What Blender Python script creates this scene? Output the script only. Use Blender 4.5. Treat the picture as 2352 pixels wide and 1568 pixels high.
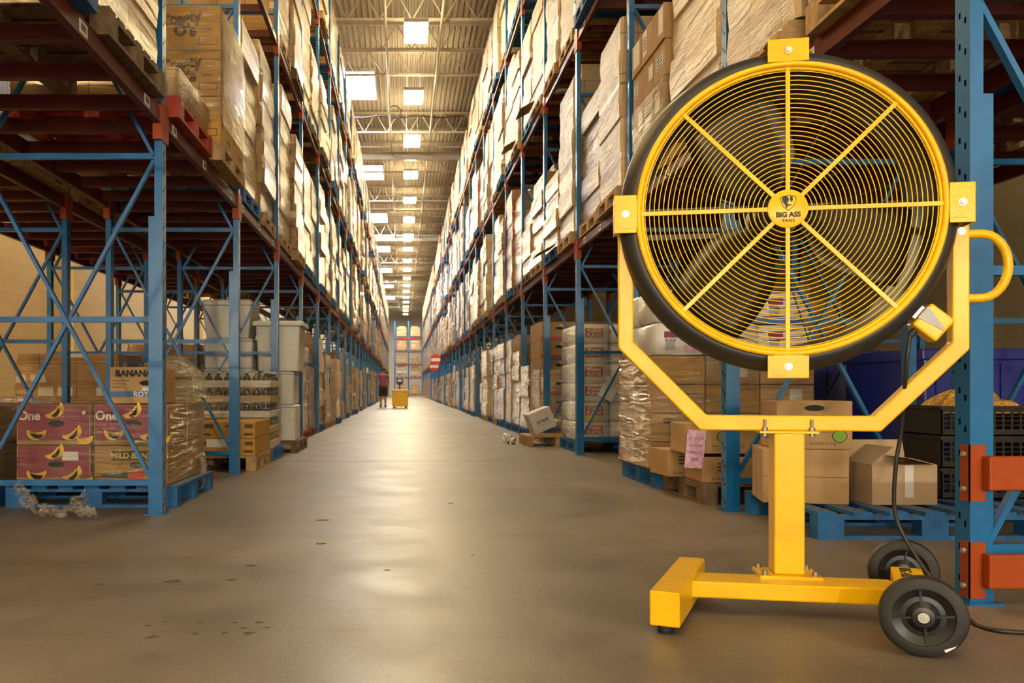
import bpy, bmesh, math, random
from mathutils import Vector, Matrix
from math import sin, cos, pi, radians as R

scene = bpy.context.scene
for o in list(bpy.data.objects):
    bpy.data.objects.remove(o, do_unlink=True)
COL = scene.collection

# ------------------------------------------------------------------ camera
F_PX = 2050.0
cam_d = bpy.data.cameras.new('camera')
cam = bpy.data.objects.new('camera', cam_d)
COL.objects.link(cam)
cam.location = (0, 0, 0.80)
cam.rotation_euler = (R(90), 0, 0)
cam_d.sensor_width = 36.0
cam_d.sensor_fit = 'HORIZONTAL'
cam_d.lens = 36.0 * F_PX / 2352.0
cam_d.shift_x = (1176 - 925) / 2352.0
cam_d.shift_y = (893 - 784) / 2352.0
cam_d.clip_start = 0.05
cam_d.clip_end = 400
cam_d.dof.use_dof = True
cam_d.dof.focus_distance = 3.6
cam_d.dof.aperture_fstop = 9.0
scene.camera = cam

# ------------------------------------------------------------------ world, exposure, sampling
scene.view_settings.view_transform = 'Standard'
scene.view_settings.look = 'None'
scene.view_settings.gamma = 1.0
scene.view_settings.use_curve_mapping = False
scene.view_settings.exposure = 0.12
w = bpy.data.worlds.new('world')
scene.world = w
w.use_nodes = True
w.node_tree.nodes['Background'].inputs[0].default_value = (1.0, 0.93, 0.82, 1)
w.node_tree.nodes['Background'].inputs[1].default_value = 5.0
cy = scene.cycles
cy.max_bounces = 6
cy.diffuse_bounces = 2
cy.glossy_bounces = 3
cy.transmission_bounces = 2
cy.transparent_max_bounces = 10
cy.sample_clamp_indirect = 5.0
cy.caustics_reflective = False
cy.caustics_refractive = False
cy.use_denoising = True

LAMP_AISLE = 115.0      # high-bay lamps along the aisle
LAMP_SIDE = 190.0       # lamps of the side aisle by the left wall
LAMP_DOCK = 55.0       # lamps over the loading area behind the camera
SKYLIGHT = 60.0
GLINT_LAMP = 4200.0        # small unseen lamps added behind the camera for glints on film
WARM = (1.0, 0.79, 0.42)
DOCKC = (1.0, 0.82, 0.52)

rnd = random.Random(7)

# ------------------------------------------------------------------ helpers
class MB:
    """collects shapes into one mesh"""
    def __init__(s):
        s.v = []; s.f = []; s.m = []
    def add(s, vs, fs, mi=0):
        b = len(s.v)
        s.v += [tuple(p) for p in vs]
        s.f += [tuple(i + b for i in f) for f in fs]
        s.m += [mi] * len(fs)
        return s
    def box(s, x0, x1, y0, y1, z0, z1, mi=0):
        vs = [(x0,y0,z0),(x1,y0,z0),(x1,y1,z0),(x0,y1,z0),(x0,y0,z1),(x1,y0,z1),(x1,y1,z1),(x0,y1,z1)]
        return s.add(vs, [(0,3,2,1),(4,5,6,7),(0,1,5,4),(1,2,6,5),(2,3,7,6),(3,0,4,7)], mi)
    def obox(s, M, sx, sy, sz, mi=0):
        vs = [M @ Vector((a*sx/2, b*sy/2, c*sz/2)) for c in (-1,1) for a, b in ((-1,-1),(1,-1),(1,1),(-1,1))]
        return s.add(vs, [(0,3,2,1),(4,5,6,7),(0,1,5,4),(1,2,6,5),(2,3,7,6),(3,0,4,7)], mi)
    def bar(s, p, q, a, b, up=(0,0,1), mi=0):
        p = Vector(p); q = Vector(q); d = (q - p); L = d.length; d.normalize()
        u = Vector(up)
        if abs(d.dot(u)) > 0.98: u = Vector((0,1,0))
        x = d.cross(u).normalized(); z = x.cross(d).normalized()
        M = Matrix((x, d, z)).transposed().to_4x4(); M.translation = (p + q) / 2
        return s.obox(M, a, L, b, mi)
    def tube(s, pts, r, n=10, closed=False, mi=0, caps=True):
        pts = [Vector(p) for p in pts]; N = len(pts); vs = []; fs = []
        nrm = None
        for i, p in enumerate(pts):
            if closed: t = pts[(i+1) % N] - pts[i-1]
            else: t = pts[min(i+1, N-1)] - pts[max(i-1, 0)]
            t.normalize()
            if nrm is None:
                nrm = t.orthogonal().normalized()
            nrm = (nrm - t * nrm.dot(t)).normalized()
            bn = t.cross(nrm)
            rr = r[i] if isinstance(r, (list, tuple)) else r
            vs += [p + (nrm * cos(2*pi*k/n) + bn * sin(2*pi*k/n)) * rr for k in range(n)]
        for i in range(N if closed else N-1):
            j = (i+1) % N
            for k in range(n):
                l = (k+1) % n
                fs.append((i*n+k, i*n+l, j*n+l, j*n+k))
        if not closed and caps:
            fs.append(tuple(range(n-1, -1, -1)))
            fs.append(tuple((N-1)*n + k for k in range(n)))
        return s.add(vs, fs, mi)
    def ring(s, c, R_, r, n=64, m=8, axis='Y'):
        pts = []
        for k in range(n):
            a = 2*pi*k/n
            if axis == 'Y': pts.append((c[0] + R_*cos(a), c[1], c[2] + R_*sin(a)))
            else: pts.append((c[0] + R_*cos(a), c[1] + R_*sin(a), c[2]))
        return s.tube(pts, r, m, closed=True)
    def lathe(s, prof, n=48, axis='Z', c=(0,0,0), closed=False, mi=0):
        """prof: (radius, height) pairs; axis Y turns height into +Y"""
        vs = []; fs = []; P = len(prof)
        for k in range(n):
            a = 2*pi*k/n
            for r, h in prof:
                if axis == 'Z': vs.append((c[0] + r*cos(a), c[1] + r*sin(a), c[2] + h))
                elif axis == 'Y': vs.append((c[0] + r*cos(a), c[1] + h, c[2] + r*sin(a)))
                else: vs.append((c[0] + h, c[1] + r*cos(a), c[2] + r*sin(a)))
        for k in range(n):
            l = (k+1) % n
            for i in range(P if closed else P-1):
                j = (i+1) % P
                fs.append((k*P+i, l*P+i, l*P+j, k*P+j))
        return s.add(vs, fs, mi)
    def cyl(s, p, q, r, n=20, mi=0):
        return s.tube([p, q], r, n, mi=mi)
    def prism(s, poly, M, t, mi=0):
        """flat outline in local XY, extruded t along local Z, placed by M"""
        n = len(poly)
        vs = [M @ Vector((x, y, 0)) for x, y in poly] + [M @ Vector((x, y, t)) for x, y in poly]
        fs = [tuple(range(n-1, -1, -1)), tuple(range(n, 2*n))]
        fs += [(i, (i+1) % n, n + (i+1) % n, n + i) for i in range(n)]
        return s.add(vs, fs, mi)
    def mesh(s, name, mats, smooth=None):
        me = bpy.data.meshes.new(name)
        me.from_pydata(s.v, [], s.f)
        if not isinstance(mats, (list, tuple)): mats = [mats]
        for m in mats: me.materials.append(m)
        if len(mats) > 1: me.polygons.foreach_set('material_index', s.m)
        bm = bmesh.new(); bm.from_mesh(me); bmesh.ops.recalc_face_normals(bm, faces=bm.faces); bm.to_mesh(me); bm.free()
        if smooth:
            me.polygons.foreach_set('use_smooth', [True]*len(me.polygons))
            me.set_sharp_from_angle(angle=R(smooth))
        me.update()
        return me

def tag(o, label=None, cat=None, group=None, kind=None):
    if label: o['label'] = label
    if cat: o['category'] = cat
    if group: o['group'] = group
    if kind: o['kind'] = kind
    return o

def link(name, me, parent=None, loc=None, rot=None, bevel=0, segs=2):
    o = bpy.data.objects.new(name, me); COL.objects.link(o)
    if parent: o.parent = parent
    if loc is not None: o.location = loc
    if rot is not None: o.rotation_euler = rot
    if bevel:
        b = o.modifiers.new('bevel', 'BEVEL'); b.width = bevel; b.segments = segs; b.limit_method = 'ANGLE'
    return o

def part(name, mb, mat, parent=None, smooth=None, bevel=0, **k):
    return link(name, mb.mesh(name, mat, smooth), parent, bevel=bevel, **k)

def thing(name, label, cat, loc=(0,0,0), rz=0, group=None):
    o = bpy.data.objects.new(name, None); COL.objects.link(o)
    o.empty_display_size = 0.1
    o.location = loc; o.rotation_euler = (0, 0, rz)
    return tag(o, label, cat, group)

def copy_tree(o, parent=None):
    c = o.copy(); COL.objects.link(c)
    if parent: c.parent = parent
    for ch in list(o.children): copy_tree(ch, c)
    return c

ONES = 'zeroth first second third fourth fifth sixth seventh eighth ninth tenth eleventh twelfth thirteenth fourteenth fifteenth sixteenth seventeenth eighteenth nineteenth'.split()
TENS = {2:'twent', 3:'thirt', 4:'fort'}
def nth(n):
    if n < 20: return ONES[n]
    return TENS[n//10] + ('ieth' if n % 10 == 0 else 'y-' + ONES[n % 10])

_txt = {}
def text_mesh(body, size, mat, bold=0.0, key='', align='CENTER', spacing=1.0):
    k = (body, size, mat.name, bold, align, spacing)
    if k in _txt: return _txt[k]
    cu = bpy.data.curves.new('lettering', 'FONT')
    cu.body = body; cu.size = size; cu.offset = bold; cu.extrude = 0.0004; cu.align_x = align; cu.align_y = 'CENTER'
    cu.space_character = spacing; cu.resolution_u = 3
    ob = bpy.data.objects.new('lettering', cu); COL.objects.link(ob)
    bpy.context.view_layer.update()
    dg = bpy.context.evaluated_depsgraph_get()
    me = bpy.data.meshes.new_from_object(ob.evaluated_get(dg))
    me.materials.clear(); me.materials.append(mat)
    bpy.data.objects.remove(ob, do_unlink=True); bpy.data.curves.remove(cu)
    _txt[k] = me
    return me
def letter(body, size, mat, parent, loc, rot=(pi/2,0,0), name='lettering', **k):
    return link(name, text_mesh(body, size, mat, **k), parent, loc, rot)

# ------------------------------------------------------------------ materials
class NT:
    def __init__(s, name):
        s.m = bpy.data.materials.new(name); s.m.use_nodes = True
        s.t = s.m.node_tree; s.n = s.t.nodes; s.l = s.t.links
        s.p = s.n['Principled BSDF']; s.out = s.n['Material Output']
    def new(s, typ, **k):
        x = s.n.new(typ)
        for a, b in k.items(): setattr(x, a, b)
        return x
    def set(s, **k):
        for a, b in k.items():
            s.p.inputs[a.replace('_', ' ')].default_value = b
        return s
    def link(s, a, b): s.l.new(a, b)
    def coord(s, kind='Object', scale=(1,1,1), rot=(0,0,0)):
        tc = s.new('ShaderNodeTexCoord'); mp = s.new('ShaderNodeMapping')
        mp.inputs['Scale'].default_value = scale; mp.inputs['Rotation'].default_value = rot
        s.link(tc.outputs[kind], mp.inputs[0]); return mp.outputs[0]
    def side(s):
        """(x+y, z, 0): one coordinate round all four sides of an upright box"""
        tc = s.new('ShaderNodeTexCoord'); sp = s.new('ShaderNodeSeparateXYZ'); s.link(tc.outputs['Object'], sp.inputs[0])
        ad = s.new('ShaderNodeMath', operation='ADD'); s.link(sp.outputs[0], ad.inputs[0]); s.link(sp.outputs[1], ad.inputs[1])
        cb = s.new('ShaderNodeCombineXYZ'); s.link(ad.outputs[0], cb.inputs[0]); s.link(sp.outputs[2], cb.inputs[1])
        oi = s.new('ShaderNodeObjectInfo')
        mu = s.new('ShaderNodeMath', operation='MULTIPLY'); s.link(oi.outputs['Random'], mu.inputs[0]); mu.inputs[1].default_value = 37.0
        s.link(mu.outputs[0], cb.inputs[2])
        return cb.outputs[0]
    def map(s, vec, scale=(1,1,1), rot=(0,0,0)):
        mp = s.new('ShaderNodeMapping'); mp.inputs['Scale'].default_value = scale; mp.inputs['Rotation'].default_value = rot
        s.link(vec, mp.inputs[0]); return mp.outputs[0]
    def noise(s, vec, scale=5, detail=4, rough=0.55, dist=0, ridged=False):
        x = s.new('ShaderNodeTexNoise'); x.inputs['Scale'].default_value = scale; x.inputs['Detail'].default_value = detail
        x.inputs['Roughness'].default_value = rough; x.inputs['Distortion'].default_value = dist
        if ridged: x.noise_type = 'RIDGED_MULTIFRACTAL'
        if vec is not None: s.link(vec, x.inputs['Vector'])
        return x.outputs['Fac']
    def ramp(s, fac, stops, interp='LINEAR'):
        x = s.new('ShaderNodeValToRGB'); x.color_ramp.interpolation = interp
        e = x.color_ramp.elements
        while len(e) < len(stops): e.new(0.5)
        for i, (p, c) in enumerate(stops):
            e[i].position = p; e[i].color = (*c, 1) if len(c) == 3 else c
        s.link(fac, x.inputs[0]); return x.outputs[0]
    def mix(s, a, b, fac, blend='MIX'):
        x = s.new('ShaderNodeMix', data_type='RGBA', blend_type=blend)
        for sock, val in ((x.inputs[0], fac), (x.inputs[6], a), (x.inputs[7], b)):
            if isinstance(val, (int, float)): sock.default_value = val
            elif isinstance(val, tuple): sock.default_value = (*val, 1) if len(val) == 3 else val
            else: s.link(val, sock)
        return x.outputs[2]
    def math(s, op, a, b=None):
        x = s.new('ShaderNodeMath', operation=op)
        for i, v in enumerate((a, b)):
            if v is None: continue
            if isinstance(v, (int, float)): x.inputs[i].default_value = v
            else: s.link(v, x.inputs[i])
        return x.outputs[0]
    def bump(s, h, strength=0.3, dist=0.01, coat=False):
        b = s.new('ShaderNodeBump'); b.inputs['Strength'].default_value = strength; b.inputs['Distance'].default_value = dist
        s.link(h, b.inputs['Height'])
        if coat != 'only': s.link(b.outputs[0], s.p.inputs['Normal'])
        if coat: s.link(b.outputs[0], s.p.inputs['Coat Normal'])
        return b.outputs[0]
    def vary(s, col, amount=0.25):
        """per-object brightness"""
        oi = s.new('ShaderNodeObjectInfo')
        hv = s.new('ShaderNodeHueSaturation')
        s.link(s.math('ADD', s.math('MULTIPLY', oi.outputs['Random'], 2*amount), 1 - amount), hv.inputs['Value'])
        s.link(col, hv.inputs['Color']) if not isinstance(col, tuple) else setattr(hv.inputs['Color'], 'default_value', (*col, 1))
        return hv.outputs[0]

def plain(name, col, rough=0.5, metal=0.0, coat=0.0, bump=0, bscale=200, var=0.12, nscale=6, spec=0.5):
    t = NT(name); t.set(Roughness=rough, Metallic=metal, Coat_Weight=coat)
    t.p.inputs['Specular IOR Level'].default_value = spec
    v = t.coord()
    n = t.noise(v, nscale, 4)
    c = t.ramp(n, [(0.3, tuple(x*(1-var) for x in col)), (0.7, tuple(min(1, x*(1+var)) for x in col))])
    t.link(c, t.p.inputs['Base Color'])
    if bump: t.bump(t.noise(v, bscale, 2), bump, 0.004, coat=bool(coat))
    return t.m

def steel_paint(name, col, wear=(0.25,0.22,0.2), peel=0.25):
    t = NT(name); t.set(Roughness=0.32, Coat_Weight=0.18, Coat_Roughness=0.08)
    v = t.coord()
    c = t.ramp(t.noise(v, 5, 5), [(0.3, tuple(x*0.82 for x in col)), (0.7, tuple(x*1.12 for x in col))])
    chips = t.ramp(t.noise(v, 38, 5, 0.65), [(0.70, (0,0,0)), (0.73, (1,1,1))])
    t.link(t.mix(c, wear, t.math('MULTIPLY', chips, 0.7)), t.p.inputs['Base Color'])
    t.bump(t.noise(v, 140, 2), peel, 0.003, coat=True)
    return t.m

M = {}
M['blue'] = steel_paint('blue_rack_paint', (0.002, 0.125, 0.345))
M['red'] = steel_paint('rust_red_beam_paint', (0.085, 0.0085, 0.003), wear=(0.12,0.06,0.04))
M['orange'] = steel_paint('orange_beam_paint', (0.33, 0.052, 0.005), wear=(0.10,0.05,0.03))
M['yellow'] = steel_paint('yellow_fan_paint', (0.95, 0.53, 0.002), wear=(0.75,0.38,0.02), peel=0.18)
def holed_paint():
    m = steel_paint('blue_slotted_post_paint', (0.002, 0.125, 0.345)); nt = m.node_tree; p = nt.nodes['Principled BSDF']
    tc = nt.nodes.new('ShaderNodeTexCoord'); sp = nt.nodes.new('ShaderNodeSeparateXYZ'); nt.links.new(tc.outputs['Object'], sp.inputs[0])
    def mt(op, a, b):
        x = nt.nodes.new('ShaderNodeMath'); x.operation = op
        for i, v in enumerate((a, b)):
            if isinstance(v, (int, float)): x.inputs[i].default_value = v
            else: nt.links.new(v, x.inputs[i])
        return x.outputs[0]
    tot = None
    for yy, dz in ((.028, 0.0), (.062, .028)):
        f = mt('ABSOLUTE', mt('SUBTRACT', mt('FRACT', mt('DIVIDE', mt('ADD', sp.outputs[2], -dz), .118), 0), .5), 0)
        hz = mt('LESS_THAN', f, .10); hy = mt('LESS_THAN', mt('ABSOLUTE', mt('SUBTRACT', sp.outputs[1], yy), 0), .0065)
        h = mt('MULTIPLY', hz, hy); tot = h if tot is None else mt('MAXIMUM', tot, h)
    tot = mt('MULTIPLY', tot, mt('LESS_THAN', mt('ABSOLUTE', sp.outputs[0], 0), .003))
    src = p.inputs['Base Color'].links[0].from_socket
    mx = nt.nodes.new('ShaderNodeMix'); mx.data_type = 'RGBA'; nt.links.new(tot, mx.inputs[0]); nt.links.new(src, mx.inputs[6]); mx.inputs[7].default_value = (.006,.008,.012,1)
    nt.links.new(mx.outputs[2], p.inputs['Base Color'])
    inv = mt('SUBTRACT', 1.0, tot); nt.links.new(mt('MULTIPLY', inv, .25), p.inputs['Coat Weight']); nt.links.new(mt('MULTIPLY', inv, .5), p.inputs['Specular IOR Level'])
    return m
M['blue_slotted'] = holed_paint()
for k_ in ('red', 'orange'):
    q_ = M[k_].node_tree.nodes['Principled BSDF']; q_.inputs['Roughness'].default_value = 0.5; q_.inputs['Coat Weight'].default_value = 0.06; q_.inputs['Specular IOR Level'].default_value = 0.3
M['yellow'].node_tree.nodes['Principled BSDF'].inputs['Specular IOR Level'].default_value = 0.3
M['yellow'].node_tree.nodes['Principled BSDF'].inputs['Coat Weight'].default_value = 0.12
M['dark_hole'] = plain('dark_slot', (0.008,0.01,0.014), 0.8)
M['black_plastic'] = plain('black_shroud_plastic', (0.022,0.020,0.018), 0.42, bump=0.12, bscale=300)
M['blade'] = plain('black_blade_plastic', (0.016,0.015,0.014), 0.40)
M['rubber'] = plain('black_rubber', (0.013,0.0115,0.010), 0.6, bump=0.25, bscale=90, var=0.4, nscale=10)
M['wheel_hub'] = plain('black_wheel_hub', (0.009,0.009,0.009), 0.36)
M['chrome'] = plain('zinc_bolt', (0.75,0.74,0.70), 0.28, metal=1.0)
M['galv'] = plain('galvanised_steel', (0.55,0.54,0.52), 0.4, metal=0.8)
M['bolt_steel'] = plain('dull_bolt_steel', (0.32,0.29,0.24), 0.45, metal=0.9)
M['grey_plate'] = plain('grey_plate', (0.42,0.41,0.42), 0.45)
M['pit'] = plain('dark_floor_pits', (0.115,0.086,0.060), 0.9, bump=0.5, bscale=80, var=0.5, nscale=50)
M['ink'] = plain('dark_ink', (0.012,0.012,0.014), 0.6)
M['ink_brown'] = plain('brown_print_ink', (0.10,0.055,0.022), 0.7)
M['ink_white'] = plain('white_print_ink', (0.80,0.76,0.70), 0.6)
M['paper'] = plain('white_paper', (0.78,0.75,0.70), 0.7)
M['pink_paper'] = plain('pink_paper', (0.78,0.45,0.62), 0.7, var=0.3, nscale=30)
M['yellow_tag'] = plain('yellow_tag_paper', (0.85,0.65,0.06), 0.6)
M['red_tag'] = plain('red_tag', (0.55,0.03,0.03), 0.5)
M['maroon'] = plain('maroon_print', (0.26,0.022,0.060), 0.5)
M['banana'] = plain('banana_yellow_print', (0.85,0.50,0.03), 0.5, var=0.25)
M['green_print'] = plain('dark_green_print', (0.045,0.06,0.02), 0.6)
M['blue_print'] = plain('blue_print', (0.06,0.16,0.38), 0.6)
M['apple_green'] = plain('green_apple_print', (0.16,0.33,0.012), 0.6)
M['red_print'] = plain('red_print', (0.55,0.05,0.02), 0.5)
M['foam'] = plain('white_foam', (0.78,0.74,0.66), 0.7, bump=0.15, bscale=250, var=0.06)
M['white_bag'] = plain('white_plastic_pack', (0.80,0.78,0.76), 0.35, coat=0.4, bump=0.6, bscale=22, var=0.08)
def worn_blue():
    t = NT('worn_blue_pallet_paint'); t.set(Roughness=0.65)
    v = t.coord()
    c = t.ramp(t.noise(v, 9, 4), [(0.3, (0.004,0.075,0.24)), (0.7, (0.010,0.14,0.38))])
    # paint worn off the upper side where loads drag
    g = t.new('ShaderNodeNewGeometry'); sp = t.new('ShaderNodeSeparateXYZ'); t.link(g.outputs['Normal'], sp.inputs[0])
    up = t.math('GREATER_THAN', sp.outputs[2], .7)
    n = t.ramp(t.noise(t.map(v, (3, 9, 3)), 2.5, 6, .7), [(0.42, (0,0,0)), (0.60, (.85,.85,.85))])
    side = t.ramp(t.noise(v, 16, 6, .7), [(0.60, (0,0,0)), (0.70, (.8,.8,.8))])
    c = t.mix(c, (0.17,0.12,0.085), t.math('MAXIMUM', t.math('MULTIPLY', n, up), side))
    t.link(c, t.p.inputs['Base Color']); t.bump(t.noise(v, 60, 3), .3, .004)
    return t.m
M['pallet_blue'] = worn_blue()
M['spare_blue'] = plain('blue_painted_pallet', (0.012,0.12,0.36), 0.6, bump=0.35, bscale=60, var=0.45, nscale=14)
M['pallet_wood'] = plain('bare_pallet_wood', (0.42,0.26,0.11), 0.75, bump=0.4, bscale=50, var=0.4, nscale=12)
M['pallet_dark'] = plain('weathered_pallet_wood', (0.16,0.10,0.055), 0.8, bump=0.4, bscale=50, var=0.4, nscale=12)
M['pallet_red'] = plain('red_painted_pallet', (0.36,0.035,0.015), 0.6, bump=0.3, bscale=60, var=0.3, nscale=12)
M['bin_blue'] = plain('deep_blue_plastic', (0.004,0.020,0.30), 0.35, coat=0.2, var=0.1)
M['crate_blue'] = plain('mid_blue_plastic', (0.02,0.16,0.42), 0.4, var=0.1)
M['crate_black'] = plain('black_crate_plastic', (0.012,0.012,0.012), 0.4)
M['bottle'] = plain('dark_bottle_glass', (0.02,0.025,0.015), 0.12, coat=0.5)
M['tugger'] = plain('yellow_cart_paint', (0.85,0.46,0.01), 0.4, var=0.05)
M['shirt'] = plain('maroon_shirt_cloth', (0.23,0.055,0.10), 0.9, bump=0.3, bscale=60)
M['shorts'] = plain('black_shorts_cloth', (0.018,0.016,0.015), 0.9)
M['skin'] = plain('skin', (0.36,0.19,0.11), 0.55)
M['hair'] = plain('dark_hair', (0.015,0.010,0.008), 0.6)
M['shoe'] = plain('grey_shoe', (0.25,0.22,0.2), 0.7)
M['white_paint'] = plain('white_painted_steel', (0.72,0.68,0.60), 0.5)
M['cable'] = plain('black_cable_sheath', (0.015,0.014,0.013), 0.45)
M['snack'] = plain('orange_snack_bags', (0.70,0.34,0.07), 0.3, coat=0.6, bump=0.8, bscale=30, var=0.7, nscale=40)

def cardboard(name, col=(0.43,0.265,0.115), rough=0.75):
    t = NT(name); t.set(Roughness=rough)
    sd = t.side(); v = t.coord()
    n = t.noise(v, 3.5, 5)
    c = t.ramp(n, [(0.28, tuple(x*0.84 for x in col)), (0.72, tuple(x*1.12 for x in col))])
    flute = t.noise(t.map(sd, (4, 140, 1)), 1.0, 2)
    c = t.mix(c, tuple(x*0.78 for x in col), t.math('MULTIPLY', flute, 0.25))
    t.link(t.vary(c, 0.14), t.p.inputs['Base Color'])
    t.bump(t.noise(v, 24, 3), 0.12, 0.01)
    return t.m
M['card'] = cardboard('cardboard')
M['card_gold'] = cardboard('golden_cardboard', (0.46,0.25,0.040))
M['card_pale'] = cardboard('pale_cardboard', (0.52,0.37,0.23))
M['card_white'] = cardboard('white_cardboard', (0.74,0.71,0.66))
M['tape'] = plain('clear_packing_tape', (0.62,0.48,0.30), 0.12, coat=0.8, bump=0.5, bscale=120)

def wrapped(name, col, cw=0.40, chh=0.27, labels=0.12, streak=0.55, coat=0.55, lab=(0.72,0.66,0.55)):
    """stacked cartons under clear stretch film"""
    t = NT(name); t.set(Roughness=0.42, Coat_Weight=min(1, coat+.4), Coat_Roughness=0.13)
    sd = t.side()
    br = t.new('ShaderNodeTexBrick'); t.link(sd, br.inputs['Vector'])
    br.offset = 0.0; br.offset_frequency = 2
    br.inputs['Scale'].default_value = 1.0
    br.inputs['Brick Width'].default_value = cw; br.inputs['Row Height'].default_value = chh
    br.inputs['Mortar Size'].default_value = 0.0045; br.inputs['Mortar Smooth'].default_value = 0.3
    br.inputs['Color1'].default_value = (*[x*0.86 for x in col], 1); br.inputs['Color2'].default_value = (*[min(1,x*1.13) for x in col], 1)
    br.inputs['Mortar'].default_value = (*[x*0.30 for x in col], 1)
    # paper labels and print: patches with their own shape inside some cartons
    b2 = t.new('ShaderNodeTexBrick'); t.link(t.map(sd, (1,1,1)), b2.inputs['Vector'])
    b2.offset = 0.37; b2.inputs['Scale'].default_value = 1.0
    b2.inputs['Brick Width'].default_value = cw*0.53; b2.inputs['Row Height'].default_value = chh*0.52
    b2.inputs['Mortar Size'].default_value = chh*0.09; b2.inputs['Mortar Smooth'].default_value = 0.0
    b2.inputs['Color1'].default_value = (0,0,0,1); b2.inputs['Color2'].default_value = (1,1,1,1); b2.inputs['Mortar'].default_value = (0,0,0,1)
    hit = t.ramp(b2.outputs['Color'], [(1-labels, (0,0,0)), (1-labels+0.01, (1,1,1))])
    c = t.mix(br.outputs['Color'], lab, t.math('MULTIPLY', hit, 0.75))
    film = t.noise(t.map(sd, (1.6, 9, 1), (0,0,0.5)), 2.2, 5, 0.6, 0.6)
    haze = t.ramp(film, [(0.50, (0,0,0)), (0.78, (1,1,1))])
    c = t.mix(t.vary(c, 0.2), (0.55,0.44,0.29), t.math('MULTIPLY', haze, 0.2))
    t.link(c, t.p.inputs['Base Color'])
    wr = t.math('ADD', t.noise(t.map(sd, (1.2, 6.5, 1), (0,0,0.6)), 1.6, 3, 0.5, 0.7, True), t.math('MULTIPLY', t.noise(t.map(sd, (2.2, 16, 1), (0,0,0.55)), 2.0, 6, 0.62, 0.9), 0.6))
    t.bump(wr, 0.30, 0.05)
    t.bump(wr, min(1.0, streak+.3), 0.11, coat='only')
    return t.m
WR = [
    wrapped('wrapped_brown_cartons', (0.33,0.175,0.052)),
    wrapped('wrapped_tan_cartons', (0.40,0.245,0.095), 0.52, 0.34, 0.06),
    wrapped('wrapped_golden_cartons', (0.37,0.19,0.035), 0.36, 0.22, 0.15),
    wrapped('wrapped_pale_cartons', (0.47,0.34,0.19), 0.46, 0.40, 0.05, 0.7, 0.7),
    wrapped('wrapped_white_cartons', (0.56,0.47,0.34), 0.60, 0.42, 0.10, 0.7, 0.7, (0.35,0.06,0.04)),
    wrapped('wrapped_red_printed_cartons', (0.33,0.15,0.065), 0.42, 0.26, 0.30, 0.6, 0.55, (0.42,0.03,0.03)),
]
WRN = ['brown', 'tan', 'golden brown', 'pale', 'whitish', 'red-printed']

def film_mat(name, alpha=0.22, tint=(0.86,0.82,0.74), gloss=0.80):
    """clear stretch film: see-through, with glossy pulled wrinkles"""
    t = NT(name)
    tr = t.new('ShaderNodeBsdfTransparent'); tr.inputs[0].default_value = (0.97,0.95,0.90,1)
    gl = t.new('ShaderNodeBsdfGlossy'); gl.inputs['Roughness'].default_value = 0.17; gl.inputs[0].default_value = (1,0.97,0.92,1)
    df = t.new('ShaderNodeBsdfDiffuse'); df.inputs[0].default_value = (*tint, 1)
    sd = t.side()
    r1 = t.noise(t.map(sd, (1.3, 9, 1), (0,0,0.12)), 2.0, 5, 0.6, 0.5, True)
    r2 = t.noise(t.map(sd, (1.6, 12, 1), (0,0,-0.35)), 2.6, 4, 0.6, 0.6)
    wr = t.math('ADD', r1, t.math('MULTIPLY', r2, 0.8))
    b = t.new('ShaderNodeBump'); b.inputs['Strength'].default_value = 1.0; b.inputs['Distance'].default_value = 0.08
    t.link(wr, b.inputs['Height']); t.link(b.outputs[0], gl.inputs['Normal']); t.link(b.outputs[0], df.inputs['Normal'])
    m1 = t.new('ShaderNodeMixShader'); m1.inputs[0].default_value = gloss; t.link(df.outputs[0], m1.inputs[1]); t.link(gl.outputs[0], m1.inputs[2])
    fac = t.ramp(t.math('MULTIPLY', r2, t.math('ADD', t.math('MULTIPLY', r1, .5), .6)), [(0.28, (alpha*0.5,)*3), (0.60, (min(1, alpha*2.6),)*3)])
    m2 = t.new('ShaderNodeMixShader'); t.link(fac, m2.inputs[0]); t.link(tr.outputs[0], m2.inputs[1]); t.link(m1.outputs[0], m2.inputs[2])
    t.link(m2.outputs[0], t.out.inputs['Surface'])
    return t.m
M['film'] = film_mat('clear_stretch_film', 0.26)
M['film_bunched'] = film_mat('bunched_stretch_film', 0.9, (0.60,0.45,0.20), 0.42)
M['film_dense'] = film_mat('crumpled_stretch_film', 0.42, gloss=0.6)

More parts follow.
